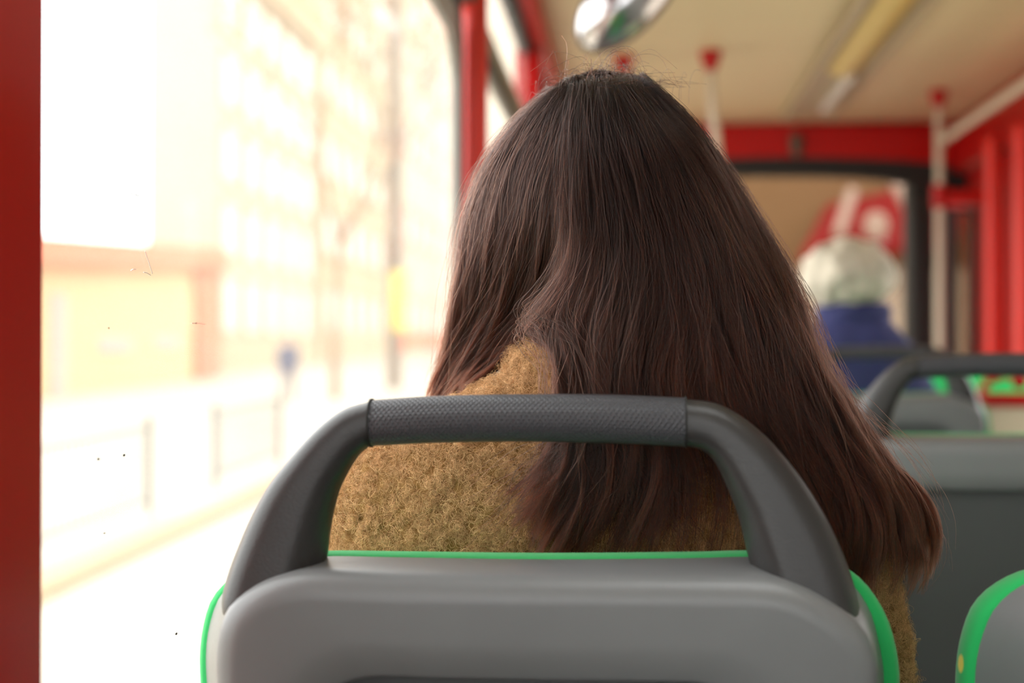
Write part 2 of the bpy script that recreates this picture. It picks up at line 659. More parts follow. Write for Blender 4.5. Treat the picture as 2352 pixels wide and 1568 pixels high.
# right wall: lower panel, posts, windows, red cove
wr = MB()
wr.box(XR, XR + WT, YB, 5.72, 0.0, ZS)
wr.box(XR, XR + WT, YB, 3.2, ZS, HC + 0.80)
wr.box(XR, XR + WT, YB, 5.72, HC + 0.80, ZC)
struct(wr.build('wall_right', M['wallp'], smooth=False))
struct(MB().box(XR - 0.03, XR + WT, 5.72, YF, 0, ZC - 0.001, 0.01).build('trim_8', M['redmatte'], smooth=False), 'dark red wall panel at the front right')
cv = MB()
cv.box(XR - 0.10, XR + 0.01, YB, YF - 0.02, HC + 0.88, ZC - 0.001, 0.03)
struct(cv.build('trim_9', M['red']), 'red cove along the right edge of the ceiling')
for k, (a, b) in enumerate(((3.35, 5.6),)):
    window(5 + k, a, b, None, x=XR, sgn=-1)
for k, yy in enumerate((3.2, 5.58)):
    struct(MB().box(XR - 0.03, XR + WT, yy, yy + 0.14, ZS, HC + 0.9, 0.01).build('trim_%d' % (20 + k), M['redmatte'], smooth=False))

# front: red header with slight arch, black band, windshield, lower panel
def front_strip(pts_top, pts_bot, y0, y1, name, m, lab):
    t = resample(pts_top, 30)
    b = resample(pts_bot, 30)
    bl = MB()
    rings = []
    for a, c in zip(t, b):
        A, C = P(a[0], a[1], y0), P(c[0], c[1], y0)
        rings.append([A, C, Vector((C.x, y1, C.z)), Vector((A.x, y1, A.z))])
    bl.loft(rings)
    return struct(bl.build(name, m), lab)


front_strip([(1270, 285), (1500, 286), (1800, 287), (2000, 292), (2150, 300), (2240, 312)], [(1270, 372), (1500, 366), (1800, 360), (2000, 364), (2150, 374), (2262, 392)], YF - 0.06, YF + 0.05, 'wall_front', M['red'], 'red header over the windshield')
hd = MB()
hd.box(XL - WT, XR + WT, YF - 0.02, YF + 0.06, P(1800, 340, YF).z, ZC)
hd.box(XL - WT, XR + WT, YF - 0.02, YF + 0.06, 0, HC - 0.35)
struct(hd.build('trim_10', M['redmatte'], smooth=False))
front_strip([(1270, 368), (1500, 363), (1800, 357), (2000, 361), (2150, 372), (2262, 390)], [(1270, 412), (1500, 408), (1800, 404), (2000, 410), (2150, 432), (2270, 446)], YF - 0.045, YF + 0.03, 'trim_11', M['black'], 'black band along the top of the windshield')
ws = bpy.data.objects.new('window_9', None)
COL.objects.link(ws)
ws.location = (0.6, YF, HC - 0.35)
struct(ws, 'front windshield')
MB().box(XL, P(2262, 500, YF).x, YF - 0.005, YF + 0.003, HC - 0.35, P(1800, 390, YF).z).build('pane', M['windshield'], ws, smooth=False)
b = MB()
a0, a1 = P(2086, 500, 6.95), P(2143, 500, 6.95)
b.box(a0.x, a1.x, 6.9, 7.1, 0, P(2100, 418, 6.95).z, 0.02)
struct(b.build('trim_12', M['black']), 'black pillar beside the windshield')
b = MB()
a0, a1 = P(2255, 500, 7.1), P(2330, 500, 7.1)
b.box(a0.x, a1.x, 7.02, 7.16, 0, ZC - 0.1, 0.03)
struct(b.build('trim_13', M['red']), 'red corner post at the front right')
# narrow door leaf between the black pillar and the red corner
dr = bpy.data.objects.new('door_1', None)
COL.objects.link(dr)
dr.location = P(2215, 840, 7.0)
dr.location.z = 0
struct(dr, 'dark narrow leaf with a tall pale pane')
x0, x1, x2, x3 = (P(q, 600, 7.0).x for q in (2168, 2196, 2232, 2262))
zt = P(2200, 478, 7.0).z
b = MB()
b.box(x0, x1, 6.97, 7.02, 0.05, zt)
b.box(x2, x3, 6.97, 7.02, 0.05, zt)
b.box(x1, x2, 6.97, 7.02, 0.05, HC - 0.3)
b.box(x1, x2, 6.97, 7.02, zt - 0.02, zt)
b.build('frame', M['panel'], dr, smooth=False)
MB().box(x1, x2, 6.99, 6.996, HC - 0.3, zt - 0.02).build('pane', M['windshield'], dr, smooth=False)

# red door posts on the right
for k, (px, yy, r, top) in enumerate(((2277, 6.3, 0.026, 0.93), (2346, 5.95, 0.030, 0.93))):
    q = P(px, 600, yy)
    o = MB().tube([(q.x, yy, 0), (q.x, yy, 1.0), (q.x, yy, HC + top)], r, 20).build('door_post', M['redlit'])
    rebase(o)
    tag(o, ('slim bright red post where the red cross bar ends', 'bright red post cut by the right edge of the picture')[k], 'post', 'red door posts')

# ------------------------------------------------------------------ ceiling lamp, poles, rail, mirror
lx0, lx1 = 0.72, 0.955
lamp = thing('ceiling_lamp', ((lx0 + lx1) / 2, 4.6, ZC), 'long ceiling lamp strip with a yellowed cover', 'lamp')
b = MB()
b.box(lx0, lx1, 2.6, 6.85, ZC - 0.02, ZC - 0.001, 0.004)
b.box(lx0, lx0 + 0.025, 2.6, 6.85, ZC - 0.045, ZC - 0.002, 0.006)
b.box(lx1 - 0.025, lx1, 2.6, 6.85, ZC - 0.045, ZC - 0.002, 0.006)
b.build('housing', M['tray'], lamp)
b = MB()
sec = [(lx0 + 0.05 + 0.13 * k / 10, -0.026 - 0.03 * math.sin(math.pi * k / 10)) for k in range(11)]
b.loft([[Vector((x, yy, ZC + z)) for x, z in sec] for yy in (2.7, 4.2, 5.72)], True, True)
b.build('lamp_cover', M['diffuser'], lamp)
b = MB()
b.tube([(lx0 + 0.15, 5.75, ZC - 0.045), (lx0 + 0.15, 6.2, ZC - 0.045), (lx0 + 0.15, 6.5, ZC - 0.045)], 0.022, 16)
b.build('tube_end', M['white'], lamp)


def pole(px_cap, py_cap, lower, label, floor_z=0.0):
    yy = (ZC - HC) / (P(px_cap, py_cap, 1).z - HC)
    top = P(px_cap, py_cap, yy)
    t = thing('grab_pole', (top.x, yy, floor_z), label, 'pole', 'cream grab poles with red ceiling caps')
    pts = [Vector((top.x, yy, ZC - 0.005))]
    for (px, py) in lower:
        pts.append(P(px, py, yy))
    last = pts[-1]
    pts.append(Vector((last.x, yy, floor_z)))
    MB().tube([tuple(p) for p in resample(pts, 24)], 0.0175, 16).build('shaft', M['cream'], t)
    b = MB()
    b.tube([(top.x, yy, ZC), (top.x, yy, ZC - 0.02), (top.x, yy, ZC - 0.05), (top.x, yy, ZC - 0.075)], [0.042, 0.040, 0.030, 0.021], 20)
    b.build('ceiling_cap', M['red'], t)
    return t, top, yy


pole(1632, 118, [(1636, 220), (1652, 420)], 'cream pole with a red cap rising just right of her head')
pole(1432, 130, [(1432, 400)], 'cream pole mostly hidden behind her head, only the red cap showing')
pt, ptop, py2 = pole(2156, 208, [(2158, 500)], 'cream pole near the front with a red clamp and a sloping rail')
q = P(2158, 452, py2)
b = MB()
b.tube([(ptop.x, py2, q.z - 0.05), (ptop.x, py2, q.z + 0.05)], 0.030, 18)
b.build('clamp', M['red'], pt)
rail = MB()
c0 = P(2160, 452, py2)
c1x = P(2277, 452, py2).x
rail.tube([(ptop.x + 0.028, py2, c0.z), ((ptop.x + c1x) / 2, py2 + 0.0, c0.z), (c1x - 0.024, py2, c0.z)], 0.030, 14)
o = rail.build('cross_bar', M['red'])
rebase(o)
tag(o, 'short red bar between the cream pole clamp and the red post', 'bar')
r0 = P(2160, 322, py2)
o = MB().tube([(r0.x + 0.012, py2, r0.z), (r0.x + 0.01, 4.5, r0.z), (r0.x + 0.01, 2.2, r0.z), (r0.x + 0.01, 2.0, ZC)], 0.019, 16).build('overhead_rail', M['cream'])
rebase(o)
tag(o, 'cream overhead rail running back from the front pole', 'rail')
b = MB()
b.tube([P(1828, 318, 7.12), P(1830, 345, 7.12)], 0.03, 14, True)
o = b.build('sensor', M['brown'])
rebase(o)
tag(o, 'small grey fitting on the red header above the windshield', 'fitting')

mc = P(1452, -28, 3.6)
mr = thing('convex_mirror', (mc.x, mc.y, ZC), 'shiny tilted mirror under the ceiling above her head', 'mirror')
rot = Matrix.Rotation(math.radians(-50), 3, 'Y')
MB().ellipsoid(mc, (0.185, 0.07, 0.086), rot, 32, 20).build('mirror_face', M['mirror'], mr)
MB().ellipsoid(mc + Vector((0, 0.035, 0.004)), (0.194, 0.065, 0.094), rot, 32, 20).build('housing', M['panel'], mr)
MB().tube([mc + Vector((0, 0.06, 0.05)), mc + Vector((0, 0.07, 0.1)), (mc.x, mc.y + 0.07, ZC)], 0.015, 12).build('bracket', M['panel'], mr)

# ------------------------------------------------------------------ seats
Y0 = 0.92
FRONT = [(466, 1568), (470, 1500), (483, 1445), (505, 1403), (545, 1366), (595, 1338), (650, 1322), (712, 1316), (900, 1322), (1250, 1326), (1600, 1328),
         (1745, 1330), (1800, 1337), (1860, 1357), (1920, 1390), (1972, 1428), (2008, 1472), (2028, 1520), (2038, 1568)]
BACK = [(464, 1568), (466, 1490), (478, 1430), (500, 1375), (540, 1332), (600, 1300), (680, 1283), (760, 1277), (900, 1279), (1250, 1284), (1600, 1281),
        (1720, 1278), (1800, 1282), (1885, 1298), (1950, 1334), (1998, 1400), (2022, 1480), (2036, 1568)]
CUSH = [(459, 1568), (461, 1490), (472, 1426), (493, 1368), (535, 1322), (598, 1288), (680, 1271), (760, 1264), (900, 1265), (1250, 1269), (1600, 1266),
        (1720, 1263), (1800, 1266), (1892, 1280), (1968, 1320), (2026, 1392), (2056, 1475), (2068, 1568)]
NR = 200
ZPAN = 0.60


def outline(px, Y, zb=0.66):
    pts = [P(a, c, Y) for a, c in px]
    l, r = pts[0], pts[-1]
    for z in (0.95, 0.85, 0.76):
        pts.append(Vector((r.x - 0.004, Y, z)))
    pts += [Vector((r.x - 0.02, Y, zb + 0.03)), Vector((r.x - 0.07, Y, zb)), Vector(((l.x + r.x) / 2, Y, zb)), Vector((l.x + 0.07, Y, zb)), Vector((l.x + 0.02, Y, zb + 0.03))]
    for z in (0.76, 0.85, 0.95):
        pts.append(Vector((l.x + 0.004, Y, z)))
    return resample(pts, NR, True)


def inset(ring, d):
    t = np.roll(ring, -1, 0) - np.roll(ring, 1, 0)
    n = np.stack([t[:, 2], np.zeros(len(t)), -t[:, 0]], 1)
    n /= np.linalg.norm(n, axis=1)[:, None]
    c = ring.mean(0)
    if ((ring - c) * n).sum() < 0:
        n = -n
    return ring - n * d


def at_y(ring, y):
    r = ring.copy()
    r[:, 1] = y
    return r


ZTOP = P(1250, 1325, Y0).z
TILT = math.tan(math.radians(7))


def tilt(ring):
    r = ring.copy()
    r[:, 1] += np.maximum(0, ZTOP - r[:, 2]) * TILT
    return r


def V3(r):
    return [Vector(p) for p in r]


NS = 48


def arm_rings(outer, inner, n, Yc, dep0, dep1, expo, facet=0.0):
    o = resample([P(a, c, Yc) for a, c in outer], n)
    i = resample([P(a, c, Yc) for a, c in inner], n)
    rings = []
    for k in range(n):
        c = (o[k] + i[k]) / 2
        w = (o[k] - i[k]) / 2
        s = k / (n - 1)
        dep = dep0 + (dep1 - dep0) * s
        e = 2 / (expo[0] + (expo[1] - expo[0]) * s)
        ring = []
        for j in range(NS):
            a = 2 * math.pi * j / NS
            ca, sa = math.cos(a), math.sin(a)
            xx, yy = math.copysign(abs(ca) ** e, ca), math.copysign(abs(sa) ** e, sa)
            fr = max(0.0, -yy) * facet * (1 - 0.8 * s ** 2)
            xx *= 1 - fr * (0.42 if xx < 0 else 0.24)
            ring.append(Vector(c + w * xx) + Vector((0, dep * yy, 0)))
        rings.append(ring)
    return rings


def make_seat(handle, label, group, cx):
    root = thing('bus_seat', (cx, Y0 + 0.2, 0.12), label, 'seat', group)
    Fr, Bk = outline(FRONT, Y0), outline(BACK, Y0 + 0.06)
    r = 0.020
    rings = [inset(at_y(Bk, Y0 + 0.066), 0.01), Bk, 0.5 * at_y(Bk, Y0 + 0.04) + 0.5 * at_y(Fr, Y0 + 0.04), at_y(Fr, Y0 + 0.022)]
    for a in (20, 40, 60, 80, 90):
        t = math.radians(a)
        rings.append(at_y(inset(Fr, r * (1 - math.cos(t))), Y0 + 0.022 - r * math.sin(t) * 1.0))
    c = np.array([(Fr[:, 0].min() + Fr[:, 0].max()) / 2, 0, (Fr[:, 2].min() + Fr[:, 2].max()) / 2])
    hw, hh = (Fr[:, 0].max() - Fr[:, 0].min()) / 2, (Fr[:, 2].max() - Fr[:, 2].min()) / 2

    def rec(d, y):
        q = Fr.copy()
        q[:, 0] = c[0] + (q[:, 0] - c[0]) * (hw - d) / hw
        q[:, 2] = c[2] + (q[:, 2] - c[2]) * (hh - d) / hh
        q[:, 1] = y
        return q
    rings += [rec(0.045, Y0 - 0.001), rec(0.066, Y0 - 0.002), rec(0.069, Y0 + 0.001), rec(0.070, Y0 + 0.014)]
    b = MB()
    b.loft([V3(tilt(q)) for q in rings], True, False)
    b.build('back_shell', M['shell'], root, angle=60)
    b = MB()
    b.loft([V3(tilt(rec(0.0705, Y0 + 0.016))), V3(tilt(rec(0.0705, Y0 + 0.012))), V3(tilt(rec(0.09, Y0 + 0.011)))], True, True)
    b.build('back_panel', M['panel'], root)
    Cu = outline(CUSH, Y0 + 0.08)
    b = MB()
    b.loft([V3(tilt(at_y(inset(Cu, d), Y0 + y))) for d, y in ((0.014, 0.060), (0.005, 0.061), (0.001, 0.067), (0, 0.08), (0.002, 0.093), (0.010, 0.103), (0.03, 0.108), (0.07, 0.106))], True, True)
    b.build('back_cushion', M['green'], root, angle=70)
    # sitting cushion, pan and pedestal
    x0, x1 = Fr[:, 0].min() + 0.01, Fr[:, 0].max() - 0.01
    MB().box(x0, x1, Y0 + 0.13, Y0 + 0.55, ZPAN - 0.06, ZPAN, 0.025, 4).build('seat_cushion', M['green'], root)
    MB().box(x0 + 0.01, x1 - 0.01, Y0 + 0.12, Y0 + 0.53, ZPAN - 0.10, ZPAN - 0.055, 0.015, 3).build('seat_pan', M['shell'], root)
    MB().box(cx - 0.12, cx + 0.12, Y0 + 0.17, Y0 + 0.45, 0.12, ZPAN - 0.09, 0.02, 3).build('pedestal', M['panel'], root)
    if handle:
        Yc = Y0 + 0.044
        OL = [(532, 1440), (509, 1392), (520, 1330), (545, 1260), (580, 1180), (620, 1110), (670, 1048), (730, 984), (790, 940), (852, 921)]
        IL = [(725, 1440), (735, 1330), (747, 1275), (753, 1230), (762, 1180), (776, 1130), (796, 1088), (820, 1050), (836, 1034), (852, 1022)]
        OR = [(1985, 1460), (1976, 1400), (1958, 1330), (1930, 1255), (1890, 1175), (1835, 1090), (1770, 1012), (1705, 957), (1645, 926), (1576, 916)]
        IR = [(1745, 1460), (1735, 1350), (1722, 1290), (1710, 1240), (1696, 1185), (1675, 1130), (1655, 1085), (1634, 1050), (1612, 1033), (1576, 1023)]
        for o_, i_ in ((OL, IL), (OR, IR)):
            b = MB()
            b.loft(arm_rings(o_, i_, 44, Yc, 0.028, 0.0165, (4.6, 2.6), 1.0))
            b.build('handle_arm', M['arm'], root, angle=70)
        OG = [(856, 918), (1000, 909), (1200, 905), (1400, 906), (1572, 913)]
        IG = [(856, 1024), (1000, 1017), (1200, 1014), (1400, 1017), (1572, 1025)]
        rg = arm_rings(OG, IG, 60, Yc, 0.0168, 0.0168, (2.2, 2.2))
        b = MB()
        n = NS
        uvl = b.bm.loops.layers.uv.new('UVMap')
        vs = b.loft(rg)
        idx = {}
        for i, rr in enumerate(vs):
            for j, v in enumerate(rr):
                idx[v] = (i, j)
        for f in b.bm.faces:
            ij = [idx[l.vert] for l in f.loops]
            wrap = max(j for _, j in ij) - min(j for _, j in ij) > n / 2
            for l, (i, j) in zip(f.loops, ij):
                jj = j + n if (wrap and j < n / 2) else j
                l[uvl].uv = (i / 59, jj / n)
        gp = b.build('grip', M['grip'], root, angle=70)
        # dark seam rings at both ends of the grip
        for (px, t, u) in ((853.5, 915, 1027), (1574.5, 910, 1028)):
            b = MB()
            b.loft(arm_rings([(px - 2, t), (px + 2, t)], [(px - 2, u), (px + 2, u)], 2, Yc, 0.0176, 0.0176, (2.3, 2.3)))
            b.build('seam_ring', M['black'], gp)
    return root


CX = P(1252, 1400, Y0).x
seat_a = make_seat(True, 'grey seat with black grip handle that the brown-haired woman sits in', 'grey and green bus seats', CX)


def put(src, px, Yface, dz, label, rz=0.0):
    o = copy_tree(src)
    o.location = (P(px, 1000, Yface).x, Yface + 0.2, 0.12 + dz)
    o.rotation_euler.z = rz
    o['label'] = label
    return o


seat_b = make_seat(False, 'grey seat without a handle, green edge at the lower right corner', 'grey and green bus seats', CX)
seat_b.location.x = P(2205, 1568, Y0 + 0.08).x - P(459, 1568, Y0 + 0.08).x + CX
put(seat_a, 2330, 1.96, 0.028, 'grey handled seat with dark recessed back, right of her long hair')
put(seat_a, 2052, 3.35, 0.045, 'dark-handled seat that the person in navy sits in')
o = put(seat_b, 2345, 4.7, 0.10, 'green seat facing back near the red partition rail', math.pi)

# bases under the raised seats on the right
struct(MB().box(0.27, 0.9, 0.9, 2.75, 0.0, 0.12, 0.008).build('trim_14', M['floor'], smooth=False), 'low platform under the right seats')
struct(MB().box(0.27, XR - 0.05, 2.76, 5.5, 0.0, 0.145, 0.008).build('trim_15', M['floor'], smooth=False))

# red partition rail
pr = P(2300, 930, 4.1)
part = thing('partition_rail', (pr.x, 4.1, 0.145), 'red tube partition over a beige panel beyond the handled seat', 'partition')
b = MB()
A, B_, C_, D_ = P(2248, 945, 4.1), P(2275, 872, 4.1), P(2420, 868, 4.1), P(2440, 940, 4.1)
b.tube([tuple(p) for p in resample([A, B_, C_, D_], 30)], 0.012, 12)
b.build('top_rail', M['red'], part)
a, c = P(2252, 902, 4.1), P(2440, 934, 4.1)
MB().box(a.x, c.x, 4.075, 4.125, c.z, a.z, 0.008).build('cross_bar', M['red'], part)
c2 = P(2440, 960, 4.1)
MB().box(a.x + 0.01, c.x - 0.01, 4.085, 4.115, 0.145, c.z, 0.004).build('panel', M['partition'], part)
MB().ellipsoid(P(2342, 872, 4.05), (0.022, 0.02, 0.026)).build('knob', M['redmatte'], part)

# ------------------------------------------------------------------ people
X0 = P(1390, 810, 1.15).x


def ell_ring(cx, cy, z, a, c, n=40, e=2.4):
    r = []
    for k in range(n):
        t = 2 * math.pi * k / n
        ca, sa = math.cos(t), math.sin(t)
        r.append(Vector((cx + a * math.copysign(abs(ca) ** (2 / e), ca), cy + c * math.copysign(abs(sa) ** (2 / e), sa), z)))
    return r


def seated_body(name, cx, dy, dz, label, head_c, head_r, mats):
    """one continuous seated figure; returns the top-level mesh"""
    zp = 0.60 + dz
    b = MB()
    h = Vector(head_c)
    a, c, e = head_r
    b.ellipsoid(h, (a, c, e), seg=32, rings=20)
    b.ellipsoid(h + Vector((0, c * 0.35, -e * 0.55)), (a * 0.72, c * 0.62, e * 0.55))                # jaw
    b.ellipsoid(h + Vector((0, c * 0.9, -e * 0.98)), (0.022, 0.02, 0.016))                            # chin
    b.tube([h + Vector((0, c * 0.93, e * 0.1)), h + Vector((0, c * 1.12, -e * 0.25)), h + Vector((0, c * 1.05, -e * 0.33))], [0.007, 0.012, 0.010], 10, True)
    b.tube([h + Vector((-0.022, c * 1.0, -e * 0.58)), h + Vector((0, c * 1.04, -e * 0.57)), h + Vector((0.022, c * 1.0, -e * 0.58))], 0.007, 8, True)
    for s in (-1, 1):
        b.ellipsoid(h + Vector((s * a * 1.0, 0.005, -e * 0.15)), (0.010, 0.018, 0.030))
    Yt = 1.17 + dy
    b.tube([h + Vector((0, -0.01, -e * 0.6)), (cx, Yt, HC + dz - 0.02), (cx, Yt, HC + dz - 0.06)], [0.058, 0.055, 0.075], 20, True)
    rings = []
    for (z, ax, ay) in ((-0.02, 0.06, 0.05), (-0.05, 0.10, 0.055), (-0.09, 0.15, 0.07), (-0.2, 0.165, 0.09), (-0.38, 0.14, 0.085), (-0.5, 0.145, 0.09), (-0.64, 0.16, 0.10)):
        rings.append(ell_ring(cx, Yt, HC + dz + z, ax, ay))
    b.loft(rings)
    fl = 0.12
    for s in (-1, 1):
        sh, el, wr_ = Vector((cx + s * 0.140, Yt - 0.012, HC + dz - 0.13)), Vector((cx + s * 0.190, Yt + 0.02, HC + dz - 0.37)), Vector((cx + s * 0.09, Yt + 0.22, HC + dz - 0.46))
        b.tube([sh, (sh + el) / 2, el, (el + wr_) / 2, wr_], [0.045, 0.042, 0.036, 0.033, 0.024], 14, True)
        # hand: palm, four unequal bent fingers and a thumb leaving its side
        d = (wr_ - el).normalized()
        side = Vector((-s, 0, 0)) - d * d.dot(Vector((-s, 0, 0)))
        side.normalize()
        up = side.cross(d).normalized()
        if up.z < 0:
            up = -up
        pc = wr_ + d * 0.045
        R = Matrix((side, d, up)).transposed()
        b.ellipsoid(pc, (0.038, 0.05, 0.015), R)
        for k, ln in enumerate((0.070, 0.080, 0.075, 0.058)):
            q0 = wr_ + d * 0.08 + side * (0.028 - 0.019 * k)
            q1 = q0 + d * ln * 0.5 - up * 0.006
            q2 = q1 + d * ln * 0.4 - up * 0.022
            b.tube([q0, q1, q2], [0.009, 0.0085, 0.007], 8, True)
        q0 = wr_ + d * 0.025 + side * 0.03
        b.tube([q0, q0 + d * 0.03 + side * 0.022, q0 + d * 0.058 + side * 0.024 - up * 0.008], [0.012, 0.010, 0.008], 8, True)
        hp, kn, an = Vector((cx + s * 0.085, Yt + 0.02, zp + 0.075)), Vector((cx + s * 0.11, Yt + 0.46, zp + 0.06)), Vector((cx + s * 0.11, Yt + 0.44, fl + 0.09))
        b.tube([hp, (hp + kn) / 2, kn], [0.078, 0.068, 0.054], 16, True)
        b.tube([kn, (kn * 0.65 + an * 0.35), an], [0.052, 0.052, 0.036], 16, True)
        b.tube([an + Vector((0, -0.03, -0.05)), an + Vector((0, 0.13, -0.06))], [0.030, 0.026], 12, True)
    o = b.build(name, M['skin'])
    remesh(o, 0.006, 3)
    rebase(o)
    tag(o, label, 'person')
    for s in (-1, 1):
        MB().ellipsoid(h + Vector((s * 0.03, c * 0.93, -e * 0.05)), (0.012, 0.008, 0.010), seg=12, rings=8).build('eye', mats['eye'], o)
    b = MB()
    for s in (-1, 1):
        hp, kn, an = Vector((cx + s * 0.085, Yt + 0.02, zp + 0.08)), Vector((cx + s * 0.11, Yt + 0.465, zp + 0.06)), Vector((cx + s * 0.11, Yt + 0.44, fl + 0.10))
        b.tube([hp, (hp + kn) / 2, kn], [0.086, 0.076, 0.064], 18, True)
        b.tube([kn, (kn * 0.6 + an * 0.4), an], [0.062, 0.060, 0.052], 18, True)
    tr = b.build('trousers', mats['trousers'], o)
    remesh(tr, 0.008, 2)
    for s in (-1, 1):
        an = Vector((cx + s * 0.11, Yt + 0.44, fl + 0.035))
        MB().tube([an + Vector((0, -0.05, 0.005)), an + Vector((0, 0.05, 0)), an + Vector((0, 0.16, -0.004))], [0.040, 0.041, 0.034], 16, True).build('shoe', mats['shoe'], o)
    return o


def coat_mesh(parent, cx, dy, dz, m, voxel, rings_spec, sleeves, collar, amp, scale):
    b = MB()
    rr = [ell_ring(cx + ox, Yc + dy, HC + dz + z, ax, ay, 56, 2.3) for (z, ox, ax, ay, Yc) in rings_spec]
    b.loft(rr)
    for pts, rad in sleeves:
        q = resample([Vector((cx + p[0], p[1] + dy, HC + dz + p[2])) for p in pts], 20)
        rads = np.interp(np.linspace(0, 1, 20), np.linspace(0, 1, len(rad)), rad)
        b.tube([Vector(v) for v in q], list(rads), 24, True)
    for (z, ox, ax, ay, Yc, r, slope) in collar:
        pts = []
        for k in range(41):
            t = 2 * math.pi * k / 40
            pts.append(Vector((cx + ox + ax * math.cos(t), Yc + dy + ay * math.sin(t), HC + dz + z + slope * math.sin(t))))
        b.tube(pts, r, 14)
    o = b.build('coat', m, parent)
    remesh(o, voxel, 6)
    if amp:
        me = o.data
        n = len(me.vertices)
        co = np.empty(n * 3)
        me.vertices.foreach_get('co', co)
        nor = np.empty(n * 3)
        me.vertices.foreach_get('normal', nor)
        co = co.reshape(-1, 3)
        nor = nor.reshape(-1, 3)
        d = np.array([noise.noise(p * scale) + 0.6 * noise.noise(p * scale * 2.3) for p in map(Vector, co)])
        w_ = np.array([noise.noise(p * 14.0) for p in map(Vector, co)])
        co += nor * (amp * d + 0.004 * w_)[:, None]
        me.vertices.foreach_set('co', co.ravel())
        me.update()
    return o


# ---- the woman with long brown hair
HEADC = (P(1380, 490, 1.2).x, 1.205, P(1380, 490, 1.2).z)
woman = seated_body('person', X0, 0.0, 0.0, 'woman seen from behind with long dark brown hair and mustard woolly coat', HEADC, (0.074, 0.092, 0.108), {'eye': M['eye'], 'trousers': M['jeans'], 'shoe': M['shoe']})
RINGS = [(0.004, -0.003, 0.040, 0.040, 1.160), (-0.012, -0.003, 0.068, 0.056, 1.155), (-0.030, -0.003, 0.100, 0.070, 1.153), (-0.056, -0.002, 0.152, 0.082, 1.153),
         (-0.082, 0, 0.202, 0.090, 1.158), (-0.12, 0, 0.228, 0.098, 1.163), (-0.20, 0, 0.228, 0.104, 1.168), (-0.4, 0, 0.205, 0.105, 1.172), (-0.63, 0, 0.20, 0.115, 1.18)]
SLEEVES = []
for s in (-1, 1):
    SLEEVES.append(([(s * 0.142, 1.155, -0.124), (s * 0.172, 1.155, -0.17), (s * 0.183, 1.16, -0.26), (s * 0.192, 1.19, -0.38), (s * 0.16, 1.30, -0.44), (s * 0.095, 1.385, -0.455)],
                    (0.052, 0.056, 0.056, 0.055, 0.053, 0.05)))
COLLAR = [(-0.012, 0.000, 0.062, 0.054, 1.150, 0.019, 0.004)]
coat = coat_mesh(woman, X0, 0.0, 0.0, M['coat'], 0.0045, RINGS, SLEEVES, COLLAR, 0.0030, 105.0)


def sample_surface(o, count, keep):
    me = o.data
    n = len(me.polygons)
    cen = np.empty(n * 3)
    nor = np.empty(n * 3)
    ar = np.empty(n)
    me.polygons.foreach_get('center', cen)
    me.polygons.foreach_get('normal', nor)
    me.polygons.foreach_get('area', ar)
    cen = cen.reshape(-1, 3) + np.array(world_loc(o))
    nor = nor.reshape(-1, 3)
    k = keep(cen, nor)
    ar = ar * k
    i = RNG.choice(n, count, p=ar / ar.sum())
    jit = RNG.normal(0, 0.0015, (count, 3))
    return cen[i] + jit, nor[i]


def wool_curls(parent, o, tufts, per, single):
    keep = lambda c, q: ((q[:, 1] < 0.35) & (c[:, 2] > HC - 0.36)).astype(float) * (c[:, 1] < 1.27)
    tp, tn = sample_surface(o, tufts, keep)
    k = tufts * per
    tid = np.repeat(np.arange(tufts), per)
    sp_, sn_ = sample_surface(o, single, keep)
    n = np.concatenate([tn[tid], sn_])
    jit = RNG.normal(0, 0.0016, (k, 3))
    jit -= tn[tid] * (jit * tn[tid]).sum(1)[:, None]
    p = np.concatenate([tp[tid] + jit, sp_])
    count = k + single
    t0 = RNG.normal(size=(tufts, 3))
    t = np.concatenate([t0[tid] + RNG.normal(0, 0.35, (k, 3)), RNG.normal(size=(single, 3))])
    t -= n * (t * n).sum(1)[:, None]
    t /= np.linalg.norm(t, axis=1)[:, None]
    bt = np.cross(n, t)
    NP = 11
    s_ = np.linspace(0, 1, NP)[None, :, None]
    tt = RNG.uniform(0.5, 1.5, tufts)
    turns = np.concatenate([tt[tid] + RNG.normal(0, 0.12, k), RNG.uniform(0.3, 1.6, single)])[:, None, None]
    tr = RNG.uniform(0.0012, 0.0034, tufts)
    r = np.concatenate([tr[tid] * RNG.uniform(0.6, 1.25, k), RNG.uniform(0.001, 0.005, single)])[:, None, None]
    tph = RNG.uniform(0, 6.28, tufts)
    ph = np.concatenate([tph[tid] + RNG.normal(0, 0.5, k), RNG.uniform(0, 6.28, single)])[:, None, None]
    drift = np.concatenate([RNG.normal(0, 0.003, tufts)[tid], RNG.normal(0, 0.006, single)])[:, None, None]
    tl = RNG.uniform(0.0010, 0.0058, tufts)
    lift = np.concatenate([tl[tid] * RNG.uniform(0.5, 1.1, k), RNG.uniform(0.0005, 0.007, single)])[:, None, None]
    tw = RNG.uniform(-1.2, 1.2, tufts)
    tilt_ = np.concatenate([tw[tid] + RNG.normal(0, 0.2, k), RNG.uniform(-1, 1, single)])[:, None, None]
    ang = ph + 2 * np.pi * turns * s_
    u, v, nn = t[:, None, :], bt[:, None, :], n[:, None, :]
    pts = p[:, None, :] + nn * (lift * np.sin(np.pi * s_) + 0.0003) + u * (r * np.cos(ang) + drift * s_) + (v + nn * tilt_ * 0.6) * (r * np.sin(ang))
    rad = np.full((count, NP), 0.000065) * RNG.uniform(0.6, 1.3, (count, 1))
    return curves_obj('wool_pile', pts, rad, M['wool'], parent)


wool_curls(coat, coat, 12000, 13, 24000)
coat['label'] = 'mustard boucle wool coat'

# ---- hair, combed along guide paths over head, shoulder and back
CXH, CYH = HEADC[0], 1.20


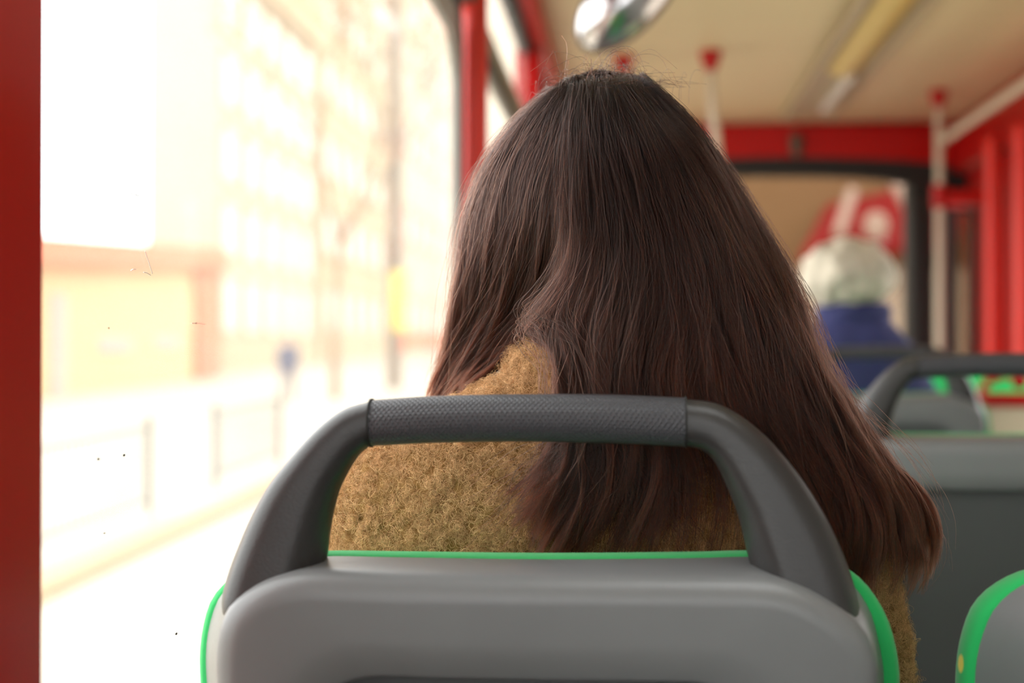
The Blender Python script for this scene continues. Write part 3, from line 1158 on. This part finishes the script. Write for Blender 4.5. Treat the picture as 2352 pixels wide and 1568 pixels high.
def head_depth(px, py):
    v = max(0.0, (430 - py) / 262.0)
    if py < 430:
        hw_ = 300.0
    else:
        hw_ = 300.0 + (py - 430) * 0.42
    s = (px - (1378 + max(0, py - 430) * 0.12)) / hw_
    return 1.2 - 0.125 * math.sqrt(max(0.0, 1 - min(1, s * s + v * v)))


def sm(a, b, x):
    t = min(1, max(0, (x - a) / (b - a)))
    return t * t * (3 - 2 * t)


def guide(pts, low, y0=440, y1=960, add=0.0):
    """pixel path -> world path; low = distance of the lower end"""
    out = []
    px, py = pts[0][0], pts[0][1]
    if py < 215 and len(pts[0]) == 2:
        pts = [(px + (1390 - px) * 0.3, 250, 1.30), (px + (1390 - px) * 0.1, 190 + abs(px - 1400) * 0.10, 1.27), (px, 174 + abs(px - 1400) * 0.10, 1.22)] + [(pts[0][0] + (pts[1][0] - pts[0][0]) * 0.18, 186 + (pts[1][1] - 186) * 0.18)] + list(pts[1:])
    for q in pts:
        px, py = q[0], q[1]
        d = head_depth(px, py)
        k = sm(y0, y1, py)
        d = d * (1 - k) + low * k + add
        if len(q) > 2:
            d = q[2]
        out.append(P(px, py, d))
    return resample(out, 40)


L = [
    guide([(1330, 186), (1250, 225, 1.27), (1185, 300, 1.28), (1140, 400, 1.285), (1120, 520, 1.285), (1105, 640, 1.28), (1085, 760, 1.27), (1060, 860, 1.26), (1040, 960, 1.25), (1030, 1060, 1.25)], 1.25),
    guide([(1322, 186), (1225, 245, 1.24), (1150, 325, 1.245), (1106, 420, 1.25), (1080, 520, 1.25), (1072, 620, 1.25), (1062, 720, 1.245), (1040, 820, 1.235), (1015, 900, 1.23), (1000, 1000, 1.23)], 1.23),
    guide([(1300, 200), (1205, 258), (1135, 345), (1093, 430), (1065, 520), (1055, 620), (1046, 700), (1030, 790), (1010, 860), (998, 915), (985, 1000)], 1.20),
    guide([(1308, 196), (1222, 270), (1162, 370), (1128, 470), (1110, 570), (1098, 670), (1076, 760), (1045, 840), (1015, 910), (1000, 1000)], 1.19),
    guide([(1316, 192), (1252, 285), (1205, 395), (1180, 500), (1168, 590), (1150, 680), (1115, 765), (1070, 840), (1030, 905), (1012, 1000)], 1.18),
    guide([(1324, 190), (1280, 300), (1248, 415), (1235, 520), (1225, 610), (1200, 690), (1155, 765), (1095, 835), (1045, 900), (1020, 1000)], 1.175, 480, 900),
    guide([(1334, 188), (1308, 310), (1288, 430), (1284, 530), (1272, 615), (1240, 690), (1190, 760), (1120, 828), (1058, 890), (1030, 1000)], 1.165, 520, 900),
    guide([(1352, 188), (1338, 310), (1322, 430), (1316, 530), (1300, 612), (1266, 688), (1210, 758), (1140, 824), (1070, 890), (1040, 1000)], 1.155, 560, 900),
]
CC = [
    guide([(1322, 188), (1296, 320), (1286, 450), (1296, 560), (1284, 640), (1250, 700), (1216, 740, 1.09), (1245, 770, 1.08), (1285, 800), (1296, 870), (1300, 940), (1296, 1020), (1255, 1100), (1200, 1150), (1140, 1190)], 1.045, 640, 930),
    guide([(1338, 188), (1325, 320), (1318, 450), (1322, 560), (1302, 640), (1262, 700), (1222, 745, 1.085), (1258, 775, 1.075), (1292, 815), (1302, 880), (1308, 950), (1310, 1030), (1275, 1110), (1225, 1170), (1170, 1220)], 1.045, 640, 930),
    guide([(1352, 186), (1345, 320), (1348, 450), (1348, 560), (1325, 660), (1288, 735, 1.07), (1296, 790), (1312, 850), (1322, 920), (1335, 1010), (1325, 1090), (1280, 1180), (1240, 1260), (1225, 1310)], 1.042, 600, 950),
    guide([(1370, 184), (1380, 320), (1398, 450), (1408, 560), (1398, 660), (1368, 750), (1360, 830), (1368, 910), (1382, 1000), (1375, 1100), (1325, 1190), (1290, 1260), (1275, 1320)], 1.04),
    guide([(1390, 182), (1428, 330), (1458, 460), (1474, 580), (1478, 680), (1466, 770), (1452, 850), (1455, 930), (1475, 1020), (1480, 1110), (1450, 1190), (1420, 1260), (1410, 1330)], 1.037),
    guide([(1412, 181), (1478, 325), (1520, 450), (1552, 570), (1572, 680), (1576, 770), (1568, 850), (1578, 930), (1596, 1020), (1610, 1110), (1605, 1200), (1590, 1280), (1580, 1350)], 1.037),
    guide([(1432, 180), (1520, 318), (1580, 440), (1622, 560), (1652, 670), (1674, 770), (1686, 860), (1708, 950), (1742, 1040), (1778, 1130), (1790, 1220), (1780, 1300), (1770, 1380)], 1.04),
    guide([(1452, 180), (1552, 308), (1626, 430), (1682, 545), (1724, 650), (1756, 755), (1784, 855), (1822, 950), (1862, 1040), (1900, 1130), (1918, 1220), (1912, 1310), (1895, 1420)], 1.046),
    guide([(1470, 182), (1578, 298), (1656, 415), (1722, 530), (1772, 635), (1814, 745), (1850, 845), (1893, 945), (1940, 1035), (1990, 1115), (2022, 1205), (2024, 1300), (1995, 1400)], 1.062),
    guide([(1486, 186), (1598, 290), (1676, 400), (1746, 515), (1798, 610), (1842, 715), (1876, 815), (1922, 915), (1972, 1005), (2036, 1080), (2088, 1165), (2104, 1260), (2075, 1370)], 1.082),
    guide([(1470, 186, 1.24), (1580, 290, 1.25), (1655, 400, 1.26), (1722, 515, 1.26), (1775, 610, 1.25), (1822, 715, 1.23), (1860, 815, 1.2), (1905, 915, 1.18), (1958, 1005, 1.165), (2030, 1080, 1.13), (2095, 1170, 1.12), (2116, 1260, 1.12), (2090, 1360, 1.12)], 1.12),
    guide([(1440, 190, 1.27), (1530, 290, 1.285), (1600, 400, 1.295), (1655, 515, 1.295), (1705, 620, 1.29), (1750, 720, 1.275), (1790, 820, 1.25), (1830, 920, 1.235), (1870, 1010, 1.23), (1900, 1100, 1.23), (1920, 1200, 1.23)], 1.25),
]
NN = [
    guide([(1180, 420, 1.16), (1175, 540, 1.17), (1160, 640, 1.18), (1130, 740, 1.19), (1090, 820, 1.195), (1060, 880, 1.20)], 1.20),
    guide([(1280, 420, 1.14), (1275, 540, 1.15), (1250, 640, 1.155), (1215, 730, 1.165), (1160, 800, 1.175), (1100, 870, 1.18)], 1.18),
    guide([(1380, 420, 1.11), (1370, 540, 1.11), (1340, 640, 1.11), (1300, 720, 1.105), (1270, 780, 1.10), (1260, 850, 1.10)], 1.10),
    guide([(1480, 420, 1.11), (1480, 540, 1.11), (1470, 640, 1.10), (1440, 740, 1.085), (1420, 840, 1.07), (1410, 940, 1.065)], 1.07),
]


def comb(guides, count, npts, locks, thick, wave, tmin=0.9, t0max=0.3, seed=0, stray=0.05, gap=None, clump=0.75):
    rng = np.random.default_rng(seed)
    G = np.array(guides)                       # g, 40, 3
    ng = len(G)
    lock_u = rng.uniform(0.0, ng - 1, locks)
    lid = rng.integers(0, locks, count)
    u_own = lock_u[lid] + rng.normal(0, 0.16, count)
    u_own = np.abs(u_own)
    u_own = (ng - 1) - np.abs((ng - 1) - u_own)
    t0 = np.where(rng.random(count) < 0.55, 0, rng.random(count) * t0max)
    t1 = rng.uniform(tmin, 1.0, count) - 0.07 * rng.random(locks)[lid]
    if gap:
        hit = (u_own > gap[0]) & (u_own < gap[1]) & (rng.random(count) < gap[3])
        t1 = np.where(hit, gap[2] - 0.12 * rng.random(count), t1)
    lt = np.linspace(0, 1, npts)[None, :]
    t = t0[:, None] + (t1 - t0)[:, None] * lt
    cl = clump * np.clip((t - 0.15) / 0.7, 0, 1) ** 1.2
    u = u_own[:, None] * (1 - cl) + lock_u[lid][:, None] * cl
    # soft wandering of neighbouring hairs across each other
    u = u + rng.normal(0, 0.085, count)[:, None] * np.sin(t * rng.uniform(2, 7, count)[:, None] + rng.uniform(0, 6, count)[:, None]) * np.clip(t * 3, 0, 1)
    u = np.abs(u)
    u = np.clip((ng - 1) - np.abs((ng - 1) - u), 0, ng - 1.0001)
    i = np.floor(u).astype(int)
    f = u - i
    k = t * 39
    k0 = np.clip(np.floor(k).astype(int), 0, 38)
    kf = (k - k0)[..., None]

    def S(gi):
        gi = np.clip(gi, 0, ng - 1)
        return G[gi, k0] * (1 - kf) + G[gi, k0 + 1] * kf
    a, b, c, d = S(i - 1), S(i), S(i + 1), S(i + 2)
    f = f[..., None]
    pos = 0.5 * ((2 * b) + (c - a) * f + (2 * a - 5 * b + 4 * c - d) * f**2 + (-a + 3 * b - 3 * c + d) * f**3)
    # depth of the hair mass: towards the middle of the head / the back
    w = rng.random(count) ** 1.3
    w = 0.42 * w + 0.58 * rng.random(locks)[lid]
    inward = np.stack([CXH - pos[..., 0], CYH - pos[..., 1], np.zeros_like(pos[..., 0])], -1)
    nrm = np.linalg.norm(inward, axis=-1, keepdims=True)
    low = np.clip((HC + 0.03 - pos[..., 2]) / 0.06, 0, 1)[..., None]
    inward = inward / np.maximum(nrm, 1e-4) * (1 - low) + np.array([0, 0.7, 0]) * low
    pos = pos + inward * (w[:, None, None] * thick)
    # waves shared by a lock plus a little of each hair's own
    for ax in range(3):
        fr = rng.uniform(5, 13, locks)[lid][:, None]
        ph = rng.uniform(0, 6.28, locks)[lid][:, None]
        pos[..., ax] += wave * (1.0 if ax != 1 else 0.9) * np.sin(fr * t + ph) * np.clip((t - 0.12) * 1.5, 0, 1) ** 1.3 * (1 + 1.3 * np.clip((t - 0.5) * 2, 0, 1))
        fr = rng.uniform(8, 28, count)[:, None]
        ph = rng.uniform(0, 6.28, count)[:, None]
        am = np.where(rng.random(count) < stray, 0.0032, 0.0009)[:, None]
        pos[..., ax] += am * np.sin(fr * t + ph) * np.clip(t * 2.5, 0, 1)
    r = (rng.uniform(0.00009, 0.00015, count) * np.where(rng.random(count) < 0.06, 1.5, 1.0))[:, None] * np.clip((1 - lt) * 6 + 0.35, 0.35, 1)
    return pos, r


hl, hlr = comb(L, 22000, 30, 170, 0.026, 0.0030, seed=1, t0max=0.35)
hc, hcr = comb(CC, 44000, 34, 300, 0.026, 0.0046, seed=2, tmin=0.92, gap=(4.55, 6.1, 0.86, 0.88))
hn, hnr = comb(NN, 4500, 34, 60, 0.018, 0.0025, seed=3, t0max=0.2)

# flyaways at the crown and single hairs standing off the surface
fly = []
rng = np.random.default_rng(11)
for k in range(420):
    px = rng.normal(1385, 60)
    py = 182 + abs(px - 1395) * 0.12 + rng.uniform(0, 22)
    hgt = rng.gamma(2.0, 11)
    lean = rng.normal(10, 38)
    d = 1.19 + rng.uniform(-0.05, 0.06)
    fly.append(resample([P(px, py + 25, d - 0.01), P(px + lean * 0.1, py - hgt * 0.5, d), P(px + lean * 0.5, py - hgt, d - 0.01), P(px + lean, py - hgt * rng.uniform(0.3, 1.1), d - 0.02)], 34))
fly.append(resample([P(1300, 215, 1.15), P(1297, 170, 1.15), P(1302, 125, 1.15), P(1300, 98, 1.15), P(1290, 82, 1.15)], 34))
for k in range(16):
    px = rng.uniform(1290, 1450)
    w1_, h1_ = rng.uniform(30, 150), rng.uniform(20, 75)
    sg = 1 if rng.random() < 0.75 else -1
    fly.append(resample([P(px, 200, 1.17), P(px + sg * w1_ * 0.1 + rng.normal(0, 8), 185 - h1_ * 0.6, 1.16), P(px + sg * w1_ * 0.4 + rng.normal(0, 10), 180 - h1_, 1.15), P(px + sg * w1_ * 0.75, 182 - h1_ * rng.uniform(0.6, 1.0), 1.14), P(px + sg * w1_, 188 - h1_ * rng.uniform(0.1, 0.7), 1.13)], 34))
sf, sfr = comb(CC, 1700, 34, 1700, 0.0, 0.010, seed=5, tmin=0.5, t0max=0.5, stray=1.0, clump=0.0)
sf[..., 1] -= 0.004
sl, slr = comb(L, 700, 34, 700, 0.0, 0.007, seed=6, tmin=0.5, t0max=0.5, stray=1.0, clump=0.0)
# loose wisps over the coat below the grip
wi = []
for k in range(420):
    a = rng.uniform(0, 1)
    x0_, y0_ = 1290 + 150 * a + rng.normal(0, 25), 1000 + rng.normal(0, 18)
    ex, ey = 1150 + 420 * a ** 1.3 + rng.normal(0, 55), 1160 + 90 * a + rng.normal(0, 50)
    wi.append(resample([P(x0_ + 10, y0_ - 40, 1.038), P(x0_, y0_, 1.036), P((x0_ + ex) / 2 + rng.normal(0, 18), (y0_ + ey) / 2 + rng.normal(0, 16), 1.036), P(ex, ey, 1.040)], 34))
up34 = lambda a: np.stack([resample(s, 34) for s in a]) if a.shape[1] != 34 else a
idx_ = np.linspace(0, 29, 34)
i0_ = np.clip(np.floor(idx_).astype(int), 0, 28)
ff_ = (idx_ - i0_)
hl = hl[:, i0_] * (1 - ff_)[None, :, None] + hl[:, i0_ + 1] * ff_[None, :, None]
hlr = hlr[:, i0_] * (1 - ff_) + hlr[:, i0_ + 1] * ff_
fly = np.array(fly + wi)
allp = np.concatenate([hl, hc, hn, fly, sf, sl])
allr = np.concatenate([hlr, hcr, hnr, np.full(fly.shape[:2], 0.00010), np.minimum(sfr, 0.00012), np.minimum(slr, 0.0001)])
hair = curves_obj('hair', allp, allr, M['hair'], woman)
hair['label'] = 'long dark brown hair'

# ---- person in navy further ahead
nx, ny, nz = P(1955, 700, 3.85).x, 2.66, 0.045
hc2 = (nx, 3.84, P(1955, 640, 3.84).z)
navy = seated_body('person', nx, ny, nz, 'person in a navy jacket with fluffy pale hair, seated far ahead', hc2, (0.080, 0.095, 0.10), {'eye': M['eye'], 'trousers': M['jeans'], 'shoe': M['shoe']})
NR_ = [(0.070, 0, 0.075, 0.065, 1.165), (0.03, 0, 0.10, 0.075, 1.16), (-0.01, 0, 0.14, 0.085, 1.155), (-0.05, 0, 0.175, 0.09, 1.155), (-0.12, 0, 0.2, 0.10, 1.16), (-0.3, 0, 0.2, 0.11, 1.17), (-0.6, 0, 0.2, 0.12, 1.18)]
jk = coat_mesh(navy, nx, ny, nz, M['navy'], 0.008, NR_, SLEEVES, [(0.062, 0, 0.075, 0.062, 1.16, 0.026, 0.0)], 0.003, 40.0)
jk.name = 'jacket'
b = MB()
hp = P(1948, 632, 3.82)
b.ellipsoid(hp, (0.121, 0.13, 0.096), seg=64, rings=40)
hr2 = b.build('hair', M['palehair'], navy)
for v in hr2.data.vertices:
    p = v.co * 22
    v.co = v.co + v.normal * (0.016 * noise.noise(p) + 0.008 * noise.noise(p * 2.7))

# ------------------------------------------------------------------ street outside
SL = 0.018


def gz(y):
    return HC - 2.0 + SL * y


def quad_ground(name, x0, x1, y0, y1, lift, m, lab=None):
    b = MB()
    vs = []
    for x, y in ((x0, y0), (x1, y0), (x1, y1), (x0, y1)):
        vs.append((x, y, gz(y) + lift))
    for x, y in ((x0, y0), (x1, y0), (x1, y1), (x0, y1)):
        vs.append((x, y, gz(y) + lift - 0.2))
    b.raw(vs, [(0, 1, 2, 3), (7, 6, 5, 4), (0, 4, 5, 1), (1, 5, 6, 2), (2, 6, 7, 3), (3, 7, 4, 0)])
    o = b.build(name, m, smooth=False)
    struct(o, lab)
    return o


quad_ground('road', -4.3, 30, -10, 160, 0.0, M['asphalt'], 'pale bright road')
quad_ground('sidewalk', -60, -4.62, -10, 160, 0.10, M['paving'], 'pale pavement beyond the kerb')
quad_ground('kerb', -4.62, -4.28, -10, 160, 0.115, M['kerb'], 'tan kerb')
b = MB()
p0, p1 = P(250, 1568, 6.5), P(430, 1480, 8)
o = MB()
xm = -2.45
o.raw([(xm - 0.07, 4, gz(4) + 0.004), (xm + 0.07, 4, gz(4) + 0.004), (xm + 0.07, 16, gz(16) + 0.004), (xm - 0.07, 16, gz(16) + 0.004),
       (xm - 0.07, 4, gz(4) - 0.01), (xm + 0.07, 4, gz(4) - 0.01), (xm + 0.07, 16, gz(16) - 0.01), (xm - 0.07, 16, gz(16) - 0.01)],
      [(0, 1, 2, 3), (7, 6, 5, 4), (0, 4, 5, 1), (1, 5, 6, 2), (2, 6, 7, 3), (3, 7, 4, 0)])
struct(o.build('road_marking', M['line'], smooth=False), 'white painted line on the road')


def ground_at(px, py):
    d = P(px, py, 1.0)
    k = d.z - HC
    y = 2.0 / (SL - k)
    return P(px, py, y)


# railing on the kerb side of the pavement
g1 = ground_at(345, 1205)
fx = g1.x
def railing(ya, yb, label, n):
    t = thing('street_railing', (fx, (ya + yb) / 2, gz((ya + yb) / 2) + 0.1), label, 'railing', 'pavement railings')
    top = 1.02
    for yy in (ya, yb):
        MB().tube([(fx, yy, gz(yy) + 0.08), (fx, yy, gz(yy) + 0.6), (fx, yy, gz(yy) + top + 0.1)], 0.035, 12).build('post', M['fence'], t)
    for z in (0.25, top):
        MB().tube([(fx, ya, gz(ya) + z), (fx, (ya + yb) / 2, gz((ya + yb) / 2) + z), (fx, yb, gz(yb) + z)], 0.018, 10).build('rail', M['fence'], t)
    for k in range(1, n):
        yy = ya + (yb - ya) * k / n
        MB().tube([(fx, yy, gz(yy) + 0.25), (fx, yy, gz(yy) + 0.6), (fx, yy, gz(yy) + top)], 0.008, 8).build('baluster', M['fence'], t)


railing(g1.y - 3.3, g1.y, 'pale metal railing on the pavement ending in a thick post', 22)
railing(g1.y + 2.2, g1.y + 5.4, 'further pale railing on the pavement, past the thick post', 20)


def facade(root, name, x, y0, y1, z0, z1, m, depth=3):
    return MB().box(x - depth, x, y0, y1, z0, z1).build(name, m, root, smooth=False)


# yellow one-storey shop with red trim
s0, s1 = ground_at(110, 920), ground_at(492, 872)
sx = (s0.x + s1.x) / 2
shop = thing('shop_building', (sx - 4, (s0.y + s1.y) / 2, gz(s0.y)), 'low yellow building with a terracotta red eave and corner', 'building')
ye0, ye1 = s0.y - 14, s1.y
zt0 = P(492, 572, ye1).z
zn = P(110, 545, s0.y).z
zn = zn - (zt0 - zn) / (ye1 - s0.y) * (s0.y - ye0)
facade(shop, 'wall', sx, ye0, ye1, gz(ye0) - 0.2, zn - 0.1, M['yellowwall'], 9)


def eave_band(x0, x1, t0, t1, name, m):
    b = MB()
    b.loft([[Vector((x0, y, z - t0)), Vector((x1, y, z - t0)), Vector((x1, y, z - t1)), Vector((x0, y, z - t1))] for y, z in ((ye0 - 0.3, zn), (ye1 + 0.2, zt0))])
    b.build(name, m, shop, smooth=False)


eave_band(sx - 9, sx - 0.02, 0.5, 2.2, 'upper_wall', M['yellowwall'])
eave_band(sx - 9.3, sx + 0.5, 0.0, 0.75, 'eave', M['redroof'])
MB().box(sx - 0.5, sx + 0.22, ye1 - 2.6, ye1 + 0.05, gz(ye0), zt0 - 0.7, 0.03).build('corner_pier', M['redroof'], shop, smooth=False)
for (pa, pb, ta, tb) in ((222, 300, 772, 812), (350, 410, 770, 802)):
    ya = sx / P(pa, 780, 1).x
    yb = sx / P(pb, 780, 1).x
    zt_, zb_ = P(pa, ta, ya).z, P(pa, tb, ya).z
    MB().box(sx - 0.02, sx + 0.06, ya, yb, zb_, zt_).build('poster', M['pinkpaper'], shop, smooth=False)
ya, yb = sx / P(112, 780, 1).x, sx / P(150, 780, 1).x
MB().box(sx - 0.02, sx + 0.08, ya, yb, gz(ya) + 0.1, P(130, 672, ya).z, 0.02).build('shop_door', M['pinkpaper'], shop, smooth=False)


def block(px0, px1, ytop, x, wallm, trimm, label, rows, cols, wz=1.5, ww=1.1, base=True):
    ya, yb = x / P(px0, 700, 1).x, x / P(px1, 700, 1).x
    ztop = P(px0, ytop, ya).z
    z0 = gz(ya) - 0.2
    t = thing('apartment_building', (x - 4, (ya + yb) / 2, gz(ya)), label, 'building')
    facade(t, 'wall', x, ya, yb, z0, ztop, wallm, 3)
    if base:
        MB().box(x - 1, x + 0.15, ya - 0.1, yb + 0.1, z0, gz(yb) + 1.3, 0.02).build('plinth', trimm, t, smooth=False)
    MB().box(x - 3.2, x + 0.5, ya - 0.2, yb + 0.2, ztop - 0.4, ztop, 0.03).build('cornice', trimm, t, smooth=False)
    fl_ = (ztop - gz(ya) - 1.8) / rows
    for r in range(rows):
        for c in range(cols):
            yc = ya + (yb - ya) * (c + 0.5) / cols
            zc = gz(ya) + 2.6 + fl_ * r + 0.4
            w_ = MB()
            hw_ = ww / 2
            w_.box(x - 0.05, x + 0.10, yc - hw_ - 0.2, yc - hw_, zc - wz / 2 - 0.2, zc + wz / 2 + 0.25)
            w_.box(x - 0.05, x + 0.10, yc + hw_, yc + hw_ + 0.2, zc - wz / 2 - 0.2, zc + wz / 2 + 0.25)
            w_.box(x - 0.05, x + 0.12, yc - hw_, yc + hw_, zc + wz / 2, zc + wz / 2 + 0.25)
            w_.box(x - 0.05, x + 0.12, yc - hw_, yc + hw_, zc - wz / 2 - 0.2, zc - wz / 2)
            w_ = w_.build('window', trimm, t, smooth=False)
            MB().box(x - 0.03, x + 0.03, yc - hw_, yc + hw_, zc - wz / 2, zc + wz / 2).build('pane', M['winglass'], w_, smooth=False)
    return t


block(500, 722, -120, -17.0, M['creamwall'], M['peachtrim'], 'cream apartment block just past the low yellow building', 5, 5, 2.2, 2.6)
block(735, 905, -500, -17.0, M['peachwall'], M['peachtrim'], 'peach apartment block behind the tall dark street pole', 7, 6, 2.2, 2.4)
block(925, 1040, -900, -17.0, M['creamwall'], M['redroof'], 'reddish-trimmed apartment block seen beside the bus window frame', 8, 5, 2.4, 3.0)
block(1050, 1300, -1500, -17.0, M['creamwall'], M['peachtrim'], 'tall cream building seen through the far side windows', 8, 8, 2.4, 3.0)

# tall dark pole with a yellow sign
pg = ground_at(905, 900)
sp_ = thing('street_pole', (pg.x, pg.y, gz(pg.y) + 0.1), 'tall dark street pole with a yellow sign on it', 'pole')
MB().tube([(pg.x, pg.y, gz(pg.y)), (pg.x, pg.y, gz(pg.y) + 6), (pg.x, pg.y, P(905, -300, pg.y).z)], [0.24, 0.2, 0.17], 16).build('shaft', M['darkpole'], sp_)
a, c = P(905, 625, pg.y), P(932, 760, pg.y)
MB().box(pg.x - 0.02, c.x + 0.1, pg.y - 0.32, pg.y - 0.25, c.z, a.z, 0.02).build('sign', M['yellowsign'], sp_)

# bare tree with few dry leaves
tg = ground_at(770, 925)
tree = thing('street_tree', (tg.x, tg.y, gz(tg.y) + 0.1), 'thin street tree with sparse dry leaves', 'tree')
tb = MB()
rt = random.Random(4)
tips = []


def branch(p, d, ln, r, lev):
    q = p + d * ln
    tb.tube([p, (p + q) / 2 + Vector((rt.uniform(-.1, .1), rt.uniform(-.1, .1), 0)), q], [r, r * 0.8, r * 0.6], 8)
    if lev == 0:
        tips.append(q)
        return
    for k in range(3):
        nd = (d + Vector((rt.uniform(-.7, .7), rt.uniform(-.7, .7), rt.uniform(0, .5)))).normalized()
        branch(q, nd, ln * 0.68, r * 0.55, lev - 1)


branch(Vector((tg.x, tg.y, gz(tg.y))), Vector((0.02, 0, 1)), 4.2, 0.14, 4)
tb.build('trunk', M['bark'], tree)
lb = MB()
for q in tips:
    for k in range(5):
        c = q + Vector((rt.gauss(0, .3), rt.gauss(0, .3), rt.gauss(0, .3)))
        u_ = Vector((rt.gauss(0, 1), rt.gauss(0, 1), rt.gauss(0, 1))).normalized() * 0.11
        v_ = u_.orthogonal().normalized() * 0.07
        lb.raw([c - u_, c + v_, c + u_, c - v_], [(0, 1, 2, 3)])
lf = lb.build('leaves', M['leaf'], tree, smooth=False)
lf['kind'] = 'stuff'

# pedestrian
fg = ground_at(662, 934)
hgt = 1.72
b = MB()
bx, by, bz = fg.x, fg.y, gz(fg.y) + 0.1
b.ellipsoid((bx, by, bz + hgt - 0.12), (0.075, 0.095, 0.115))
b.tube([(bx, by, bz + hgt - 0.2), (bx, by, bz + hgt - 0.32)], [0.055, 0.06], 12, True)
b.ellipsoid((bx + 0.0, by - 0.10, bz + hgt - 0.13), (0.016, 0.02, 0.02))
b.loft([ell_ring(bx, by, bz + z, ax, ay, 24) for z, ax, ay in ((1.42, 0.1, 0.07), (1.36, 0.18, 0.1), (1.2, 0.18, 0.12), (1.0, 0.15, 0.1), (0.85, 0.17, 0.11))])
for s in (-1, 1):
    b.tube([(bx + s * 0.19, by, bz + 1.36), (bx + s * 0.22, by + s * 0.06, bz + 1.1), (bx + s * 0.21, by + s * 0.02 - 0.06, bz + 0.86)], [0.05, 0.042, 0.03], 12, True)
    b.ellipsoid((bx + s * 0.21, by + s * 0.02 - 0.08, bz + 0.79), (0.02, 0.04, 0.07))
    for k in range(4):
        b.tube([(bx + s * 0.21, by + s * 0.02 - 0.11 + 0.02 * k, bz + 0.75), (bx + s * 0.205, by + s * 0.02 - 0.11 + 0.02 * k, bz + 0.68 + 0.01 * abs(k - 1))], 0.009, 6, True)
    b.tube([(bx + s * 0.21, by + s * 0.02 - 0.11, bz + 0.80), (bx + s * 0.2, by + s * 0.02 - 0.14, bz + 0.75)], 0.010, 6, True)
    b.tube([(bx + s * 0.09, by, bz + 0.86), (bx + s * 0.09, by + s * 0.14 - 0.03, bz + 0.47), (bx + s * 0.09, by + s * 0.26, bz + 0.09)], [0.085, 0.06, 0.042], 14, True)
    b.tube([(bx + s * 0.09, by + s * 0.26 + 0.04, bz + 0.04), (bx + s * 0.09, by + s * 0.26 - 0.14, bz + 0.035)], [0.04, 0.03], 10, True)
ped = b.build('person', M['skin'])
remesh(ped, 0.014, 2)
rebase(ped)
tag(ped, 'distant pedestrian in dark blue-grey clothes walking on the pavement', 'person')
b = MB()
b.loft([ell_ring(bx, by, bz + z, ax, ay, 24) for z, ax, ay in ((1.46, 0.09, 0.08), (1.40, 0.2, 0.12), (1.2, 0.21, 0.15), (1.0, 0.2, 0.14), (0.78, 0.22, 0.16))])
for s in (-1, 1):
    b.tube([(bx + s * 0.19, by, bz + 1.36), (bx + s * 0.23, by + s * 0.06, bz + 1.1), (bx + s * 0.21, by + s * 0.02 - 0.06, bz + 0.88)], [0.07, 0.06, 0.05], 12, True)
j = b.build('jacket', M['pedcloth'], ped)
remesh(j, 0.015, 2)
b = MB()
for s in (-1, 1):
    b.tube([(bx + s * 0.09, by, bz + 0.86), (bx + s * 0.09, by + s * 0.14 - 0.03, bz + 0.47), (bx + s * 0.09, by + s * 0.26, bz + 0.1)], [0.105, 0.08, 0.065], 14, True)
j = b.build('trousers', M['pedtrouser'], ped)
remesh(j, 0.015, 2)
MB().ellipsoid((bx, by + 0.012, bz + hgt - 0.10), (0.088, 0.10, 0.115)).build('hair', M['darkhair'], ped)

# brown building with a red awning ahead, seen through the windshield
yb_ = 34.0
bb = thing('shop_building', (P(1900, 800, yb_).x, yb_ + 4, gz(yb_)), 'brown building ahead of the bus with a red awning', 'building')
a, c = P(1500, 100, yb_), P(2420, 610, yb_)
MB().box(a.x, c.x, yb_, yb_ + 8, c.z, P(1700, -200, yb_).z).build('wall', M['brownwall'], bb, smooth=False)
MB().box(a.x, c.x, yb_ + 0.1, yb_ + 8, gz(yb_) - 0.2, c.z + 0.05).build('ground_floor', M['palestone'], bb, smooth=False)
b = MB()
A0, A1, A2, A3 = P(1835, 590, yb_ - 3), P(1880, 500, yb_ - 0.1), P(2140, 415, yb_ - 0.1), P(2200, 560, yb_ - 3)
b.raw([A0, P(1900, 470, yb_), A2, P(2230, 420, yb_), A3, P(1990, 562, yb_ - 3), A0 + Vector((0, 0.1, -0.15)), P(1900, 470, yb_) + Vector((0, 0.2, -0.2)), A2 + Vector((0, .2, -0.2)), P(2230, 420, yb_) + Vector((0, .2, -.2)), A3 + Vector((0, .1, -.2)), P(1990, 562, yb_ - 3) + Vector((0, .1, -.2))],
      [(0, 1, 2, 3, 4, 5), (11, 10, 9, 8, 7, 6), (0, 6, 7, 1), (1, 7, 8, 2), (2, 8, 9, 3), (3, 9, 10, 4), (4, 10, 11, 5), (5, 11, 6, 0)])
b.build('awning', M['awning'], bb, smooth=False)
b = MB()
for (pa, pb) in (((1958, 440), (1925, 540)), ((2060, 425), (2085, 470))):
    q0, q1 = P(pa[0], pa[1], yb_ - 2.2), P(pb[0], pb[1], yb_ - 3.1)
    b.tube([q0, (q0 + q1) / 2, q1], 0.13, 10)
b.ellipsoid(P(2012, 518, yb_ - 3.05), (0.26, 0.08, 0.3))
b.build('awning_trim', M['pinkpaper'], bb)
